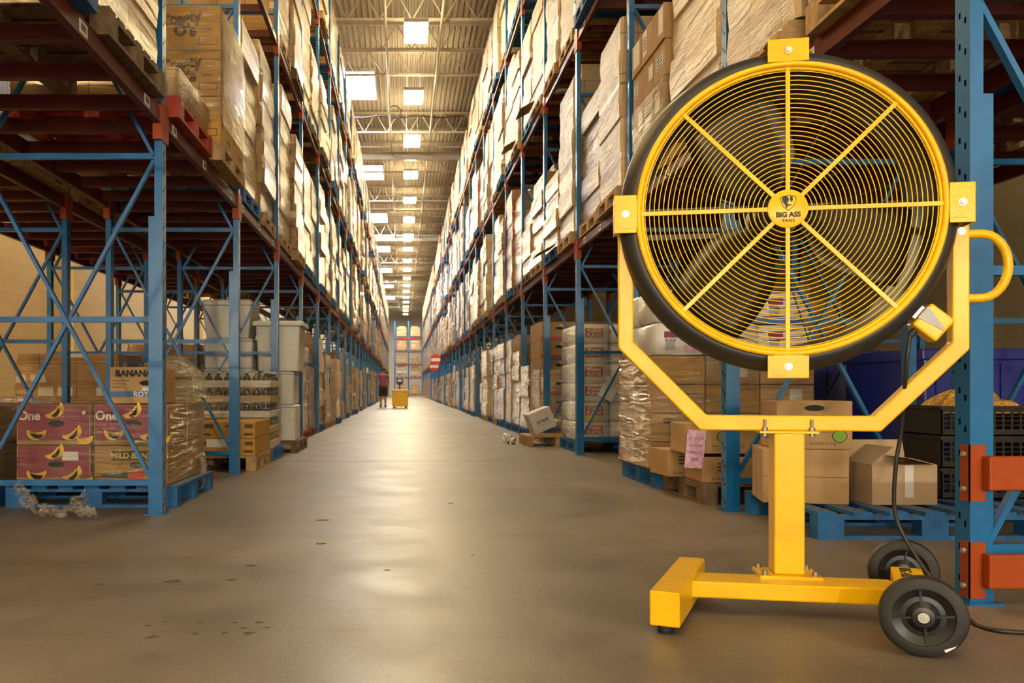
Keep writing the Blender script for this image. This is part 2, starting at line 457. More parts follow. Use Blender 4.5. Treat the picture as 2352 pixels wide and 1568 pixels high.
def concrete():
    t = NT('worn_concrete_floor')
    v = t.coord()
    big = t.noise(t.map(v, (0.35, 0.12, 1)), 1.0, 6, 0.6, 0.5)
    mid = t.noise(v, 2.3, 8, 0.65)
    c = t.ramp(big, [(0.30, (0.145,0.116,0.090)), (0.52, (0.252,0.206,0.164)), (0.74, (0.345,0.288,0.235))])
    c = t.mix(c, t.ramp(mid, [(0.3, (0.36,0.34,0.30)), (0.7, (1,1,1))]), 0.55, 'MULTIPLY')
    streak = t.noise(t.map(v, (0.5, 3.2, 1)), 1.0, 6, 0.7, 0.4)
    c = t.mix(c, (0.105,0.078,0.048), t.ramp(streak, [(0.54, (0,0,0)), (0.74, (0.8,0.8,0.8))]))
    speck = t.noise(v, 55, 3, 0.7)
    c = t.mix(c, (0.36,0.29,0.20), t.ramp(speck, [(0.60, (0,0,0)), (0.70, (0.75,0.75,0.75))]))
    c = t.mix(c, (0.07,0.05,0.03), t.ramp(t.noise(v, 30, 4, 0.7), [(0.30, (0.8,0.8,0.8)), (0.38, (0,0,0))]))
    # worn pits, only where a wide mask allows them
    pit = t.ramp(t.noise(t.map(v, (1, 1.6, 1)), 9, 3, 0.6, 0.4), [(0.70, (0,0,0)), (0.74, (1,1,1))])
    msk = t.ramp(t.noise(v, 0.8, 2), [(0.52, (0,0,0)), (0.60, (1,1,1))])
    pf = t.math('MULTIPLY', pit, msk)
    c = t.mix(c, (0.075,0.052,0.030), t.math('MULTIPLY', pf, 0.85))
    t.link(c, t.p.inputs['Base Color'])
    rg = t.ramp(mid, [(0.3, (0.34,)*3), (0.7, (0.50,)*3)])
    t.link(rg, t.p.inputs['Roughness'])
    h = t.math('SUBTRACT', t.math('MULTIPLY', t.noise(v, 60, 4, 0.7), 0.5), pf)
    t.bump(h, 0.35, 0.006)
    return t.m
M['floor'] = concrete()

def block_wall():
    t = NT('painted_block_wall'); t.set(Roughness=0.6)
    sd = t.side()
    br = t.new('ShaderNodeTexBrick'); t.link(sd, br.inputs['Vector']); br.inputs['Scale'].default_value = 1.0
    br.inputs['Brick Width'].default_value = 0.4; br.inputs['Row Height'].default_value = 0.2; br.inputs['Mortar Size'].default_value = 0.008
    br.inputs['Color1'].default_value = (0.66,0.52,0.28,1); br.inputs['Color2'].default_value = (0.69,0.55,0.30,1); br.inputs['Mortar'].default_value = (0.60,0.47,0.25,1)
    t.link(br.outputs['Color'], t.p.inputs['Base Color'])
    t.bump(t.math('ADD', t.math('MULTIPLY', br.outputs['Fac'], -1.0), t.math('MULTIPLY', t.noise(t.coord(), 40, 3), 0.3)), 0.5, 0.006)
    return t.m
M['wall'] = block_wall()
M['deck'] = plain('roof_deck_paint', (0.50,0.445,0.36), 0.55, var=0.08, nscale=1.5)
M['joist'] = plain('joist_paint', (0.60,0.53,0.42), 0.5, var=0.08)
M['white_wall'] = plain('white_far_wall', (0.78,0.76,0.72), 0.7, var=0.03)
def emit(name, col, s):
    t = NT(name)
    e = t.new('ShaderNodeEmission'); e.inputs[0].default_value = (*col, 1); e.inputs[1].default_value = s
    t.link(e.outputs[0], t.out.inputs['Surface'])
    return t.m
M['lamp_aisle'] = emit('lamp_diffuser_warm', WARM, LAMP_AISLE)
M['lamp_side'] = emit('lamp_diffuser_side', (1.0,0.66,0.26), LAMP_SIDE)
M['lamp_dock'] = emit('lamp_diffuser_dock', DOCKC, LAMP_DOCK)
M['loading'] = emit('glint_lamp_lens', (1.0,0.86,0.62), GLINT_LAMP)  # lens glow of the added lamps behind the camera
M['roof_fill'] = emit('roof_fill_glow', WARM, 36.0)  # added glow that brightens the roof deck
M['skylight'] = emit('skylight_acrylic_sky', (0.95,0.97,1.0), SKYLIGHT)

# ------------------------------------------------------------------ the building
X0, X1, Y0, Y1, ZR = -7.4, 9.6, -11.0, 116.0, 11.3
XL, XR = -1.53, 2.11            # aisle faces of the two racks
tag(part('floor', MB().box(X0-.3, X1+.3, Y0-.3, Y1+.3, -0.2, 0), M['floor']), kind='structure', label='worn grey-brown concrete warehouse floor', cat='floor')
fj = MB()
for yy in (9.9, 15.9, 21.9, 33.9): fj.box(XL-.2, XR+.1, yy, yy+.012, 0.0002, 0.0012)
tag(part('trim_1', fj, M['ink_brown']), kind='structure')
wl = MB().box(X0-.25, X0, Y0, -9.4, 0, ZR+.4).box(X0-.25, X0, -9.4, -5.8, 3.7, ZR+.4).box(X0-.25, X0, -5.8, Y1, 0, ZR+.4)
ch = MB(); rc = random.Random(11)
for px, py, wpx in ((352,1463,48),(340,1437,26),(380,1428,22),(445,1455,26),(461,1429,22),(541,1429,24),(596,1429,26),(515,1453,28),(572,1454,34),(612,1441,24),(742,1194,44),(738,1248,34),(889,1309,22),(398,1335,56),(531,1331,32),(578,1298,34),(232,1342,36),(1035,1156,22),(560,1441,18),(1086,1275,16)):
    gy = 1640.0/(py-893); gx = (px-925)*gy/2050; hw = wpx*gy/5200
    q = [(gx + hw*cos(a)*rc.uniform(.35,1.2), gy + hw*.9*sin(a)*rc.uniform(.3,1.15)) for a in [2*pi*k/13 for k in range(13)]]
    ch.prism(q, Matrix.Identity(4), .0012)
tag(part('trim_3', ch, M['pit']), kind='structure')
tag(part('wall_left', wl, M['wall']), kind='structure')
pl = MB()
for yy in (7.0, 19.5, 32.0, 44.5, 57.0): pl.box(X0, X0+.22, yy, yy+.6, 0, ZR)
tag(part('trim_2', pl, M['wall']), kind='structure')
wr_ = MB().box(X1, X1+.25, Y0, -9.6, 0, ZR+.4).box(X1, X1+.25, -9.6, -6.0, 0, 4.2).box(X1, X1+.25, -9.6, -6.0, 6.6, ZR+.4).box(X1, X1+.25, -6.0, Y1, 0, ZR+.4)
tag(part('wall_right', wr_, M['wall']), kind='structure')
tag(part('wall_far', MB().box(X0, X1, Y1, Y1+.25, 0, ZR+.4), M['white_wall']), kind='structure')
# wall behind the camera with open dock doors (daylight comes in), one more in each side wall
DOORS = ((-3.4, -0.4), (0.4, 3.4), (4.2, 7.2))
wn = MB(); xc = X0
for da, db in DOORS:
    wn.box(xc, da, Y0-.25, Y0, 0, 3.7); xc = db
wn.box(xc, X1, Y0-.25, Y0, 0, 3.7).box(X0, X1, Y0-.25, Y0, 3.7, ZR+.4)
tag(part('wall_near', wn, M['wall']), kind='structure')
def portal(loc, rot, sx, sy):
    l = bpy.data.lights.new('door_daylight', 'AREA'); l.shape = 'RECTANGLE'; l.size = sx; l.size_y = sy; l.cycles.is_portal = True
    o = bpy.data.objects.new('door_daylight', l); COL.objects.link(o); o.location = loc; o.rotation_euler = rot
for da, db in DOORS: portal(((da+db)/2, Y0-.02, 1.85), (pi/2, 0, 0), db-da, 3.7)
portal((X0-.02, -7.6, 1.85), (pi/2, 0, -pi/2), 3.6, 3.7)
portal((X1+.02, -7.8, 5.4), (pi/2, 0, pi/2), 3.6, 2.4)
# corrugated roof deck: flutes run along the aisle; openings for the skylights
SKY = [(-3.2, -0.95, 29.3, 32.1)] + [(-3.2, -0.95, y, y+2.8) for y in (41.6, 53.0, 65.0, 77.0, 89.0, 101.0)]
def deck_strip(mb, xa, xb, ya, yb):
    n = max(1, round((xb-xa)/0.16)); p = (xb-xa)/n
    pr = []
    for i in range(n):
        x = xa + i*p
        pr += [(x, ZR), (x+p*.42, ZR), (x+p*.54, ZR+.05), (x+p*.88, ZR+.05)]
    pr.append((xb, ZR))
    vs = [(x, ya, z) for x, z in pr] + [(x, yb, z) for x, z in pr]; n2 = len(pr)
    mb.add(vs, [(i, i+1, n2+i+1, n2+i) for i in range(n2-1)])
dk = MB()
deck_strip(dk, X0, -3.2, Y0, Y1); deck_strip(dk, -0.95, X1, Y0, Y1)
ycur = Y0
for s in SKY:
    deck_strip(dk, -3.2, -0.95, ycur, s[2]); ycur = s[3]
deck_strip(dk, -3.2, -0.95, ycur, Y1)
dk.box(X0, X1, Y0, Y1, ZR+.5, ZR+.6)
tag(part('ceiling', dk, M['deck']), kind='structure')
for i, s in enumerate(SKY):
    sk = part('window_%d' % (i+1), MB().box(s[0], s[1], s[2], s[3], ZR+.02, ZR+.05), M['skylight'])
    tag(sk, kind='structure')
    cb = MB()
    cb.box(s[0]-.06, s[0], s[2]-.06, s[3]+.06, ZR-.1, ZR+.1).box(s[1], s[1]+.06, s[2]-.06, s[3]+.06, ZR-.1, ZR+.1)
    cb.box(s[0], s[1], s[2]-.06, s[2], ZR-.1, ZR+.1).box(s[0], s[1], s[3], s[3]+.06, ZR-.1, ZR+.1)
    part('skylight_frame', cb, M['white_paint'], sk)
# open-web joists across the aisle
def joist_mesh():
    mb = MB(); xa, xb = X0, X1
    mb.box(xa, xb, -.05, .05, ZR-.10, ZR-.02).box(xa, xb, -.04, .04, ZR-.82, ZR-.76)
    n = 20; p = (xb-xa)/n
    for i in range(n):
        x = xa + i*p
        mb.bar((x, 0, ZR-.80), (x+p/2, 0, ZR-.06), .028, .028).bar((x+p/2, 0, ZR-.06), (x+p, 0, ZR-.80), .028, .028)
    return mb.mesh('ceiling_joist', M['joist'])
jm = joist_mesh(); yj = 7.0; k = 0
while yj < Y1-1:
    if not any(s[2]-.1 < yj < s[3]+.1 for s in SKY):
        tag(link('ceiling_joist', jm, None, (0, yj, 0)), kind='structure')
    yj += 2.06
# girders carrying the joists
for yy in (36.5, 56.5, 76.5, 96.5, 113.0):
    g = MB(); g.box(X0, X1, yy-.12, yy+.12, ZR-1.15, ZR-1.12).box(X0, X1, yy-.12, yy+.12, ZR-.86, ZR-.83).box(X0, X1, yy-.012, yy+.012, ZR-1.12, ZR-.86)
    tag(part('ceiling_girder', g, M['joist']), kind='structure')
# sprinkler pipes along the aisle
for xx, lab in ((1.02, 'long pale sprinkler pipe under the roof right of the lamps'), (-0.45, 'long pale sprinkler pipe under the roof left of the lamps')):
    sp = MB(); sp.cyl((xx, 6.9, ZR-.92), (xx, 112.5, ZR-.92), .035, 8)
    tag(part('sprinkler_pipe', sp, M['joist'], smooth=40), lab, 'pipe', 'sprinkler pipes')
# black cable slung across the roof with a spare coil
cb = MB()
cb.tube([(-2.6 + i*.3, 31.7, 10.46 + .03*sin(i*1.3)) for i in range(17)], .022, 6)
cb.ring((-.30, 31.65, 10.62), .22, .02, 24, 6)
tag(part('hanging_cable', cb, M['cable'], smooth=60), 'thin black cable slung across the roof with a round spare coil', 'cable')

# ------------------------------------------------------------------ lamps
def lamp_proto(key, name='high_bay_lamp'):
    t = thing(name, 'x', 'lamp')
    hb = MB(); hb.box(-.30, .30, -.68, .68, .03, .12)
    part('housing', hb, M['white_paint'], t)
    u = MB(); u.box(-.16, .16, -.60, .60, .1205, .128); part('roof_fill_panel', u, M['roof_fill'], t)  # glowing panel added on top of the housing to brighten the roof
    for s in (-1, 1):
        d = MB(); d.box(s*.165-.12, s*.165+.12, -.64, .64, .012, .03)
        part('diffuser', d, M[key], t)
        c = MB(); c.cyl((s*.2, 0, .12), (s*.2, 0, ZR-9.78+.01), .006, 6)
        part('hanger', c, M['galv'], t)
    return t
lamp_y = [22.6 + 5.0*i for i in range(-2, 18)]
p0 = lamp_proto('lamp_aisle')
for i, y in enumerate(lamp_y):
    o = p0 if i == 0 else copy_tree(p0)
    o.location = (0.335, y, 9.78)
    tag(o, 'glowing two-panel high-bay lamp over the aisle, %s from the camera' % nth(i+1), 'lamp', 'high-bay lamps over the aisle')
p1 = lamp_proto('lamp_side')
for i, y in enumerate((4.0, 9.0, 14.0, 20.0, 27.0, 35.0)):
    o = p1 if i == 0 else copy_tree(p1)
    o.location = (-5.9, y, 9.78)
    tag(o, 'high-bay lamp over the side aisle by the left wall, %s from the camera' % nth(i+1), 'lamp', 'lamps by the left wall')
p2 = lamp_proto('lamp_dock')
for i, (x, y) in enumerate(((-3.2, -2.5), (0.4, -2.5), (-3.2, -7.0), (0.4, -7.0), (4.0, -7.0), (4.0, -2.5))):
    o = p2 if i == 0 else copy_tree(p2)
    o.location = (x, y, 9.78)
    tag(o, 'high-bay lamp over the loading area behind the camera, %s of six' % nth(i+1), 'lamp', 'lamps over the loading area')

for i, (x, z) in enumerate(((-0.15, 2.7), (3.75, 2.7), (-3.9, 2.7))):  # added lamps, out of view, giving point-like glints and front light
    t = thing('added_glint_lamp', 'added unseen lamp behind the camera for film glints, %s of three' % nth(i+1), 'lamp', (x, Y0, z), 0, 'added glint lamps')
    b = MB(); b.box(-.08, .08, 0, .02, -.12, .12).bar((0, .02, .05), (0, .55, .05), .04, .04).bar((0, .02, -.08), (0, .45, .03), .025, .025); part('arm', b, M['galv'], t)
    b = MB(); b.lathe([(0,.50),(.06,.50),(.10,.56),(.115,.66),(.108,.66),(.09,.60)], 24, 'Y', (0,0,.05)); part('lamp_head', b, M['black_plastic'], t, smooth=40)
    b = MB(); b.cyl((0,.615,.05), (0,.622,.05), .088, 24); part('lens', b, M['loading'], t)

# ------------------------------------------------------------------ racks
ZB = (2.48, 5.00, 7.52)          # underside of each shelf beam
BH = 0.12
HF = 9.35
DEP = 1.24
LY = [5.68 + 2.64*i for i in range(-1, 36)]
RY = [3.32 + 2.50*i for i in range(0, 38)]
PW = 0.05; PY = 0.09
def vbox(s, d0, d1, y0, y1, z0, z1):
    """box with depth measured from the aisle face, s=-1 left / +1 right"""
    a, b = s*d0, s*d1
    return (min(a,b), max(a,b), y0, y1, z0, z1)
_fm = {}
def fmesh(key, fn, mat, smooth=None):
    if key not in _fm: _fm[key] = fn().mesh(key[0], mat, smooth)
    return _fm[key]
def brace_segments(s, top):
    out = []; a = s*(PW+.01); b = s*(DEP-PW-.01)
    z = 0.2
    while z < top - .3:
        z2 = min(z + 2.09, top - .05)
        out.append(('h', (s*PW, z), (s*(DEP-PW), z)))
        out.append(('h', (s*PW, (z+z2)/2), (s*(DEP-PW), (z+z2)/2)))
        out.append(('d', (a, z), (b, z2))); out.append(('e', (b, z), (a, z2)))
        z += 2.09
    return out
def frame(name, s, x, y, label, group, detail, reinf=True):
    """an upright frame; y is the near face of its posts"""
    t = thing(name, label, 'rack frame', (x, y, 0), 0, group)
    link('post', fmesh(('post', s), lambda: MB().box(*vbox(s, 0, PW, 0, PY, 0.008, HF)), M['blue_slotted']), t)
    link('post', fmesh(('rear_post', s), lambda: MB().box(*vbox(s, DEP-PW, DEP, 0, PY, 0.008, HF)), M['blue']), t)
    if reinf:
        link('reinforcement', fmesh(('reinforcement', s), lambda: MB().box(*vbox(s, PW, PW+.04, .004, PY-.004, 0.008, 1.9)), M['blue']), t)
    for d in (0.0, DEP-PW):
        link('base_plate', fmesh(('base_plate', s, d), lambda: MB().box(*vbox(s, d-.02, d+PW+.06, -.03, PY+.03, 0, .008)), M['blue']), t)
    segs = brace_segments(s, HF)
    if detail:
        for i, (k, a, b) in enumerate(segs):
            if detail == 1 and min(a[1], b[1]) > 4.6: break
            yb = {'h': .045, 'd': .020, 'e': .070}[k]
            link('brace', fmesh(('brace', s, i), lambda: MB().bar((a[0], yb, a[1]), (b[0], yb, b[1]), .022 if k != 'h' else .036, .036, (0,1,0) if k != 'h' else (0,0,1)), M['blue']), t)
        if detail == 1:
            def rest():
                mb = MB()
                for k, a, b in segs:
                    if min(a[1], b[1]) > 4.6:
                        yb = {'h': .045, 'd': .020, 'e': .070}[k]
                        mb.bar((a[0], yb, a[1]), (b[0], yb, b[1]), .022, .036, (0,1,0))
                return mb
            link('upper_bracing', fmesh(('upper_bracing', s), rest, M['blue']), t)
    else:
        def allb():
            mb = MB()
            for k, a, b in segs: mb.bar((a[0], .045, a[1]), (b[0], .045, b[1]), .03, .034, (0,1,0))
            return mb
        link('bracing', fmesh(('bracing', s), allb, M['blue']), t)
    return t
for i, y in enumerate(LY):
    t = frame('rack_frame', -1, XL, y, 'blue steel upright frame, left rack facing the aisle, %s from the camera' % nth(i+1), 'upright frames of the left rack', 1 if y < 24 else 0)
for i, y in enumerate(RY):
    t = frame('rack_frame', 1, XR, y, 'blue steel upright frame, right rack facing the aisle, %s from the camera' % nth(i+1), 'upright frames of the right rack', 1 if y < 24 else 0)
XLB = XL - DEP - 0.36; XRB = XR + DEP + 0.28
for i, y in enumerate(LY[:11]):
    frame('rack_frame', -1, XLB, y, 'blue steel upright frame, back row behind the left rack, %s from the camera' % nth(i+1), 'upright frames of the left back row', 1 if y < 24 else 0, False)
for i, y in enumerate(RY[:6]):
    frame('rack_frame', 1, XRB, y, 'blue steel upright frame, back row behind the right rack, %s from the camera' % nth(i+1), 'upright frames of the right back row', 1, False)

# shelf beams: stepped profile with a bottom lip, orange end connectors
def beam_mesh(L, s, key):
    def fn():
        pr = [(0,0),(.045,0),(.045,BH),(.018,BH),(.018,BH-.03),(0.006,BH-.03),(0.006,.014),(0,.014)]
        n = len(pr); vs = [(s*(x+.0), PY, z) for x, z in pr] + [(s*x, L, z) for x, z in pr]
        fs = [tuple(range(n)), tuple(range(2*n-1, n-1, -1))] + [(i, (i+1)%n, n+(i+1)%n, n+i) for i in range(n)]
        return MB().add(vs, fs)
    return fmesh(('beam', key, s, round(L,2)), fn, M['red'])
LEVEL = ['lower', 'middle', 'upper']
def beam(s, x, y, L, lev, label, group, conn=True, tags=0, d=0.0):
    t = thing('shelf_beam', label, 'shelf beam', (x + s*d, y, ZB[lev]), 0, group)
    link('rail', beam_mesh(L, s if d == 0 else -s, 'rail'), t)
    if conn:
        ss = s if d == 0 else -s
        for e in (0, 1):
            y0 = PY - .005 if e == 0 else L - .045
            link('end_connector', fmesh(('end_connector', ss, e, round(L,2)), lambda: MB().box(*vbox(ss, -.006, .05, y0-.035 if e == 0 else y0+.002, y0+.05 if e == 0 else y0+.085, -.10, BH+.02)), M['orange']), t)
    for q in range(tags):
        yy = .35 + q*(L-.7)/max(1, tags-1) + rnd.uniform(-.1, .1)
        g = link('location_label', fmesh(('location_label', s), lambda: MB().box(*vbox(s, .0035, .0055, -.055, .055, .018, .082)), M['paper']), t, (0, yy, 0))
        link('bar_code', fmesh(('bar_code', s), lambda: [b.box(*vbox(s, .0025, .0036, -.035+.012*k, -.035+.012*k+(.007 if k % 2 else .004), .035, .07)) for b in [MB()] for k in range(6)][-1], M['ink']), g)
    return t
def rack_beams(s, x, ys, side, nrear):
    for i in range(len(ys)-1):
        L = ys[i+1]-ys[i]
        for lev in range(3):
            y = ys[i]
            beam(s, x, y, L, lev, 'rust-red front beam of the %s shelf, %s rack, %s bay from the camera' % (LEVEL[lev], side, nth(i+1)),
                 'front shelf beams of the %s rack' % side, True, (3 if y < 9 else 0) if lev == 0 else (2 if y < 17 and lev == 1 else 0))
            if i < nrear and lev < 2:
                beam(s, x, y, L, lev, 'rust-red rear beam of the %s shelf, %s rack, %s bay from the camera' % (LEVEL[lev], side, nth(i+1)),
                     'rear shelf beams of the %s rack' % side, True, 0, DEP)
rack_beams(-1, XL, LY, 'left', 9)
rack_beams(1, XR, RY, 'right', 9)
for i in range(8):
    for d, nm in ((0.0, 'front'), (DEP, 'rear')):
        beam(-1, XLB, LY[i], LY[i+1]-LY[i], 0, 'dark red %s beam of the left back row, lower shelf, %s bay' % (nm, nth(i+1)), 'shelf beams of the left back row', True, 0, d)
for i in range(5):
    for lev in (0, 1):
        for d, nm in ((0.0, 'front'), (DEP, 'rear')):
            beam(1, XRB, RY[i], RY[i+1]-RY[i], lev, 'dark red %s beam of the right back row, %s shelf, %s bay' % (nm, LEVEL[lev], nth(i+1)), 'shelf beams of the right back row', True, 0, d)
# cross bars that carry the pallets
def cross_bars(s, x, y, L, lev, side, bay, n=5):
    for q in range(n):
        yy = y + .3 + (L-.5)*q/(n-1)
        o = link('pallet_support_bar', fmesh(('pallet_support_bar', s), lambda: MB().box(*vbox(s, .046, DEP-.046, -.03, .03, BH-.085, BH-.001)), M['red']), None, (x, yy, ZB[lev]))
        tag(o, 'red cross bar under the %s shelf, %s rack, %s bay, %s from near end' % (LEVEL[lev], side, nth(bay), nth(q+1)), 'support bar', 'cross bars of the %s rack' % side)
for i in range(6):
    cross_bars(-1, XL, LY[i], 2.64, 0, 'left', i+1)
    cross_bars(1, XR, RY[i], 2.50, 0, 'right', i+1)
    cross_bars(1, XR, RY[i], 2.50, 1, 'right', i+1, 4)
    if i < 5:
        cross_bars(-1, XLB, LY[i], 2.64, 0, 'left back', i+1)
for i in (2, 3, 4): cross_bars(-1, XL, LY[i], 2.64, 1, 'left', i+1, 4)
for i in range(4): cross_bars(1, XRB, RY[i], 2.50, 0, 'right back', i+1, 4)

# ------------------------------------------------------------------ pallets and loads
def pallet_mb(wx, wy, h=.145):
    mb = MB(); n = 7
    for k in range(n):                                   # deck boards run along X
        y0 = -wy/2 + (wy-.10)*k/(n-1)
        mb.box(-wx/2, wx/2, y0, y0+.10, h-.020, h)
    for x in (-wx/2, -.05, wx/2-.10):                    # three stringers of blocks
        mb.box(x, x+.10, -wy/2, wy/2, h-.040, h-.0205)
        for y in (-wy/2, -.07, wy/2-.14): mb.box(x, x+.10, y, y+.14, .0205, h-.0405)
        mb.box(x, x+.10, -wy/2, wy/2, 0, .020)
    return mb
_pm = {}
def pallet_mesh(col, wx=1.2, wy=1.0):
    k = (col, wx, wy)
    if k not in _pm: _pm[k] = pallet_mb(wx, wy).mesh('pallet', M[col])
    return _pm[k]
PCOL = ['pallet_wood', 'pallet_blue', 'pallet_wood', 'pallet_dark', 'pallet_blue']

def loft(rings, mb=None, cap=True):
    """rings: list of (cx, cy, wx, wy, z); one continuous skin"""
    mb = mb or MB(); vs = []; fs = []; n = 12
    for cx, cy_, wx, wy, z in rings:
        r = .025
        xs, ys_ = wx/2, wy/2
        base = [(-xs+r,-ys_),(0,-ys_),(xs-r,-ys_),(xs,-ys_+r),(xs,0),(xs,ys_-r),(xs-r,ys_),(0,ys_),(-xs+r,ys_),(-xs,ys_-r),(-xs,0),(-xs,-ys_+r)]
        vs += [(cx+a, cy_+b, z) for a, b in base]
    for i in range(len(rings)-1):
        for k in range(n):
            l = (k+1) % n
            fs.append((i*n+k, i*n+l, (i+1)*n+l, (i+1)*n+k))
    if cap:
        fs.append(tuple(range(n-1, -1, -1))); fs.append(tuple((len(rings)-1)*n + k for k in range(n)))
    return mb.add(vs, fs)
def stack_rings(wx, wy, h, tiers, seed, jit=.02, lean=0.0, z0=.146):
    r = random.Random(seed); rings = []
    th = h/tiers
    for i in range(tiers):
        cx, cy_ = r.uniform(-jit, jit), r.uniform(-jit, jit)
        a, b = wx + r.uniform(-.03, .02), wy + r.uniform(-.03, .02)
        for q, (f, g) in enumerate(((.02, -.012), (.5, .008), (.98, -.012))):
            z = z0 + (i+f)*th
            rings.append((cx + lean*z, cy_, a+g, b+g, z))
    if r.random() < .45:                                # a smaller last tier
        cx, cy_ = r.uniform(-.1, .1), r.uniform(-.1, .1); f = r.uniform(.5, .85)
        z = z0 + h
        rings += [(cx, cy_, wx*f, wy*f, z+.004), (cx, cy_, wx*f, wy*f, z+r.uniform(.08, .2))]
    return rings
_sm = {}
def stack_mesh(style, hclass, v):
    k = (style, hclass, v)
    if k not in _sm:
        h = (.75, 1.05, 1.35, 1.62, 1.9)[hclass]
        _sm[k] = loft(stack_rings(1.14, 1.04, h, max(2, round(h/.3)), hash((style*31+hclass)*7+v) % 9999)).mesh('carton_stack', WR[style], 35)
    return _sm[k]
HW = ['low', 'short', 'medium', 'tall', 'full-height']
SIDE = {-1: 'left', 1: 'right'}
n_loads = 0
far_stuff = MB(); far_mi = []
def zshelf(lev): return 0.0 if lev < 0 else ZB[lev] + BH
def load(s, x, yc, lev, bay, half, style=None, hc=None, v=None, pal=None, row=''):
    """one wrapped pallet load as a thing: pallet + carton stack"""
    global n_loads
    style = rnd.choice([0,0,1,1,2,3,3,4,5]) if style is None else style
    hc = rnd.choice([2,3,3,4,4,4]) if hc is None else hc
    if lev == 2: hc = min(hc, 3)
    v = rnd.randrange(3) if v is None else v
    pal = pal or rnd.choice(PCOL)
    place = 'floor level' if lev < 0 else '%s shelf' % LEVEL[lev]
    lab = '%s %s wrapped pallet load, %s%s rack, %s bay, %s half, %s' % (HW[hc], WRN[style], SIDE[s], row, nth(bay), half, place)
    t = thing('wrapped_pallet_load', lab, 'pallet load', (x + s*(.585 + rnd.uniform(-.06, .03)), yc + rnd.uniform(-.03, .03), zshelf(lev)), rnd.uniform(-.025, .025), 'pallet loads of the %s%s rack' % (SIDE[s], row))
    link('pallet', pallet_mesh(pal), t)
    link('carton_stack', stack_mesh(style, hc, v), t)
    n_loads += 1
    return t
def far_load(s, x, yc, lev):
    style = rnd.choice([0,1,1,2,3,3,4]); hc = rnd.choice([2,3,3,4,4])
    if lev == 2: hc = min(hc, 3)
    h = (.75, 1.05, 1.35, 1.62, 1.9)[hc]; z = zshelf(lev)
    b = len(far_stuff.m)
    far_stuff.box(x+s*.585-.58, x+s*.585+.58, yc-.53, yc+.53, z+.15, z+.15+h, style)
    far_stuff.box(x+s*.585-.6, x+s*.585+.6, yc-.5, yc+.5, z, z+.14, len(WR))

NEAR_L = {  # (bay index, half, level): (style, height class) or None for an empty place
    (0,0,0): (2,3), (0,1,0): (2,2), (0,0,1): (0,2), (0,1,1): (0,2),
    (1,0,0): None, (1,1,0): None,
    (2,0,0): (1,3), (2,1,0): (1,4), (3,0,0): (3,4), (3,1,0): (0,3),
    (2,0,1): None, (2,1,1): None,
    (3,0,1): (2,4), (3,1,1): (1,4), (5,0,1): (3,2), (5,1,1): (0,1),
}
NEAR_R = {
    (0,0,0): (0,2), (0,1,0): (3,3), (0,0,1): (1,2), (0,1,1): (3,2),
    (1,0,0): (3,4), (1,1,0): None, (2,0,0): (3,3), (2,1,0): (1,2),
    (3,0,0): (3,4), (3,1,0): (1,1), (4,0,0): (2,2), (4,1,0): (1,1),
    (2,0,1): None, (2,1,1): (3,4), (3,0,1): (1,3), (3,1,1): (4,4), (1,0,1): (0,2), (1,1,1): None,
}
GROUND_SKIP = {-1: {(0,0),(0,1),(1,0),(1,1),(2,0),(2,1),(3,0),(3,1)}, 1: {(0,0),(0,1),(1,0),(1,1),(2,0),(2,1),(3,0),(3,1),(4,0)}}
GR = {-1: {(4,0): (5,2,'pallet_red'), (4,1): (5,1,'pallet_dark'), (5,0): (3,3,'pallet_blue'), (5,1): (0,2,'pallet_wood')},
      1: {(5,0): (0,2,'pallet_blue'), (5,1): (3,3,'pallet_blue'), (4,1): (0,1,'pallet_blue'), (6,0): (0,3,'pallet_blue'), (6,1): (1,3,'pallet_wood'), (7,0): (4,3,'pallet_blue'), (7,1): (3,3,'pallet_wood')}}
FAR_Y = {-1: 62.0, 1: 66.0}
for s, x, ys, near in ((-1, XL, LY, NEAR_L), (1, XR, RY, NEAR_R)):
    for i in range(len(ys)-1):
        y0, L = ys[i] + PY/2, ys[i+1]-ys[i]
        for half in (0, 1):
            yc = y0 + L*(.27 if half == 0 else .73)
            for lev in (-1, 0, 1, 2):
                if lev == -1 and (i, half) in GROUND_SKIP[s]: continue
                if lev >= 1 and ys[i] < (8 if lev == 1 else 14): continue     # out of the picture
                if (i, half, lev) in near:
                    q = near[(i, half, lev)]
                    if q is None: continue
                    load(s, x, yc, lev, i+1, ('near', 'far')[half], q[0], q[1]); continue
                if lev == -1 and (i, half) in GR[s]:
                    q = GR[s][(i, half)]; load(s, x, yc, lev, i+1, ('near', 'far')[half], q[0], q[1], None, q[2]); continue
                if ys[i] > FAR_Y[s]: far_load(s, x, yc, lev); continue
                if rnd.random() < (.16 if lev == -1 else .05): continue
                if lev == -1: load(s, x, yc, lev, i+1, ('near', 'far')[half], None, rnd.choice([1,2,2,3]))
                else: load(s, x, yc, lev, i+1, ('near', 'far')[half])
for i in range(6):                                      # back rows, seen from below and between
    for half in (0, 1):
        load(-1, XLB, LY[i]+.05+2.64*(.27 if half == 0 else .73), 0, i+1, ('near', 'far')[half], None, 2, row=' back')
        if i < 5:
            load(1, XRB, RY[i]+.05+2.5*(.27 if half == 0 else .73), 0, i+1, ('near', 'far')[half], rnd.choice([0,2]), 4, row=' back')
            load(1, XRB, RY[i]+.05+2.5*(.27 if half == 0 else .73), 1, i+1, ('near', 'far')[half], rnd.choice([0,2]), 3, row=' back')
for i, half, hc in ((2,1,1),(3,0,1),(3,1,0),(4,0,2),(5,0,1),(5,1,2)):
    load(-1, XLB, LY[i]+.05+2.64*(.27 if half == 0 else .73), -1, i+1, ('near', 'far')[half], 0, hc, row=' back')
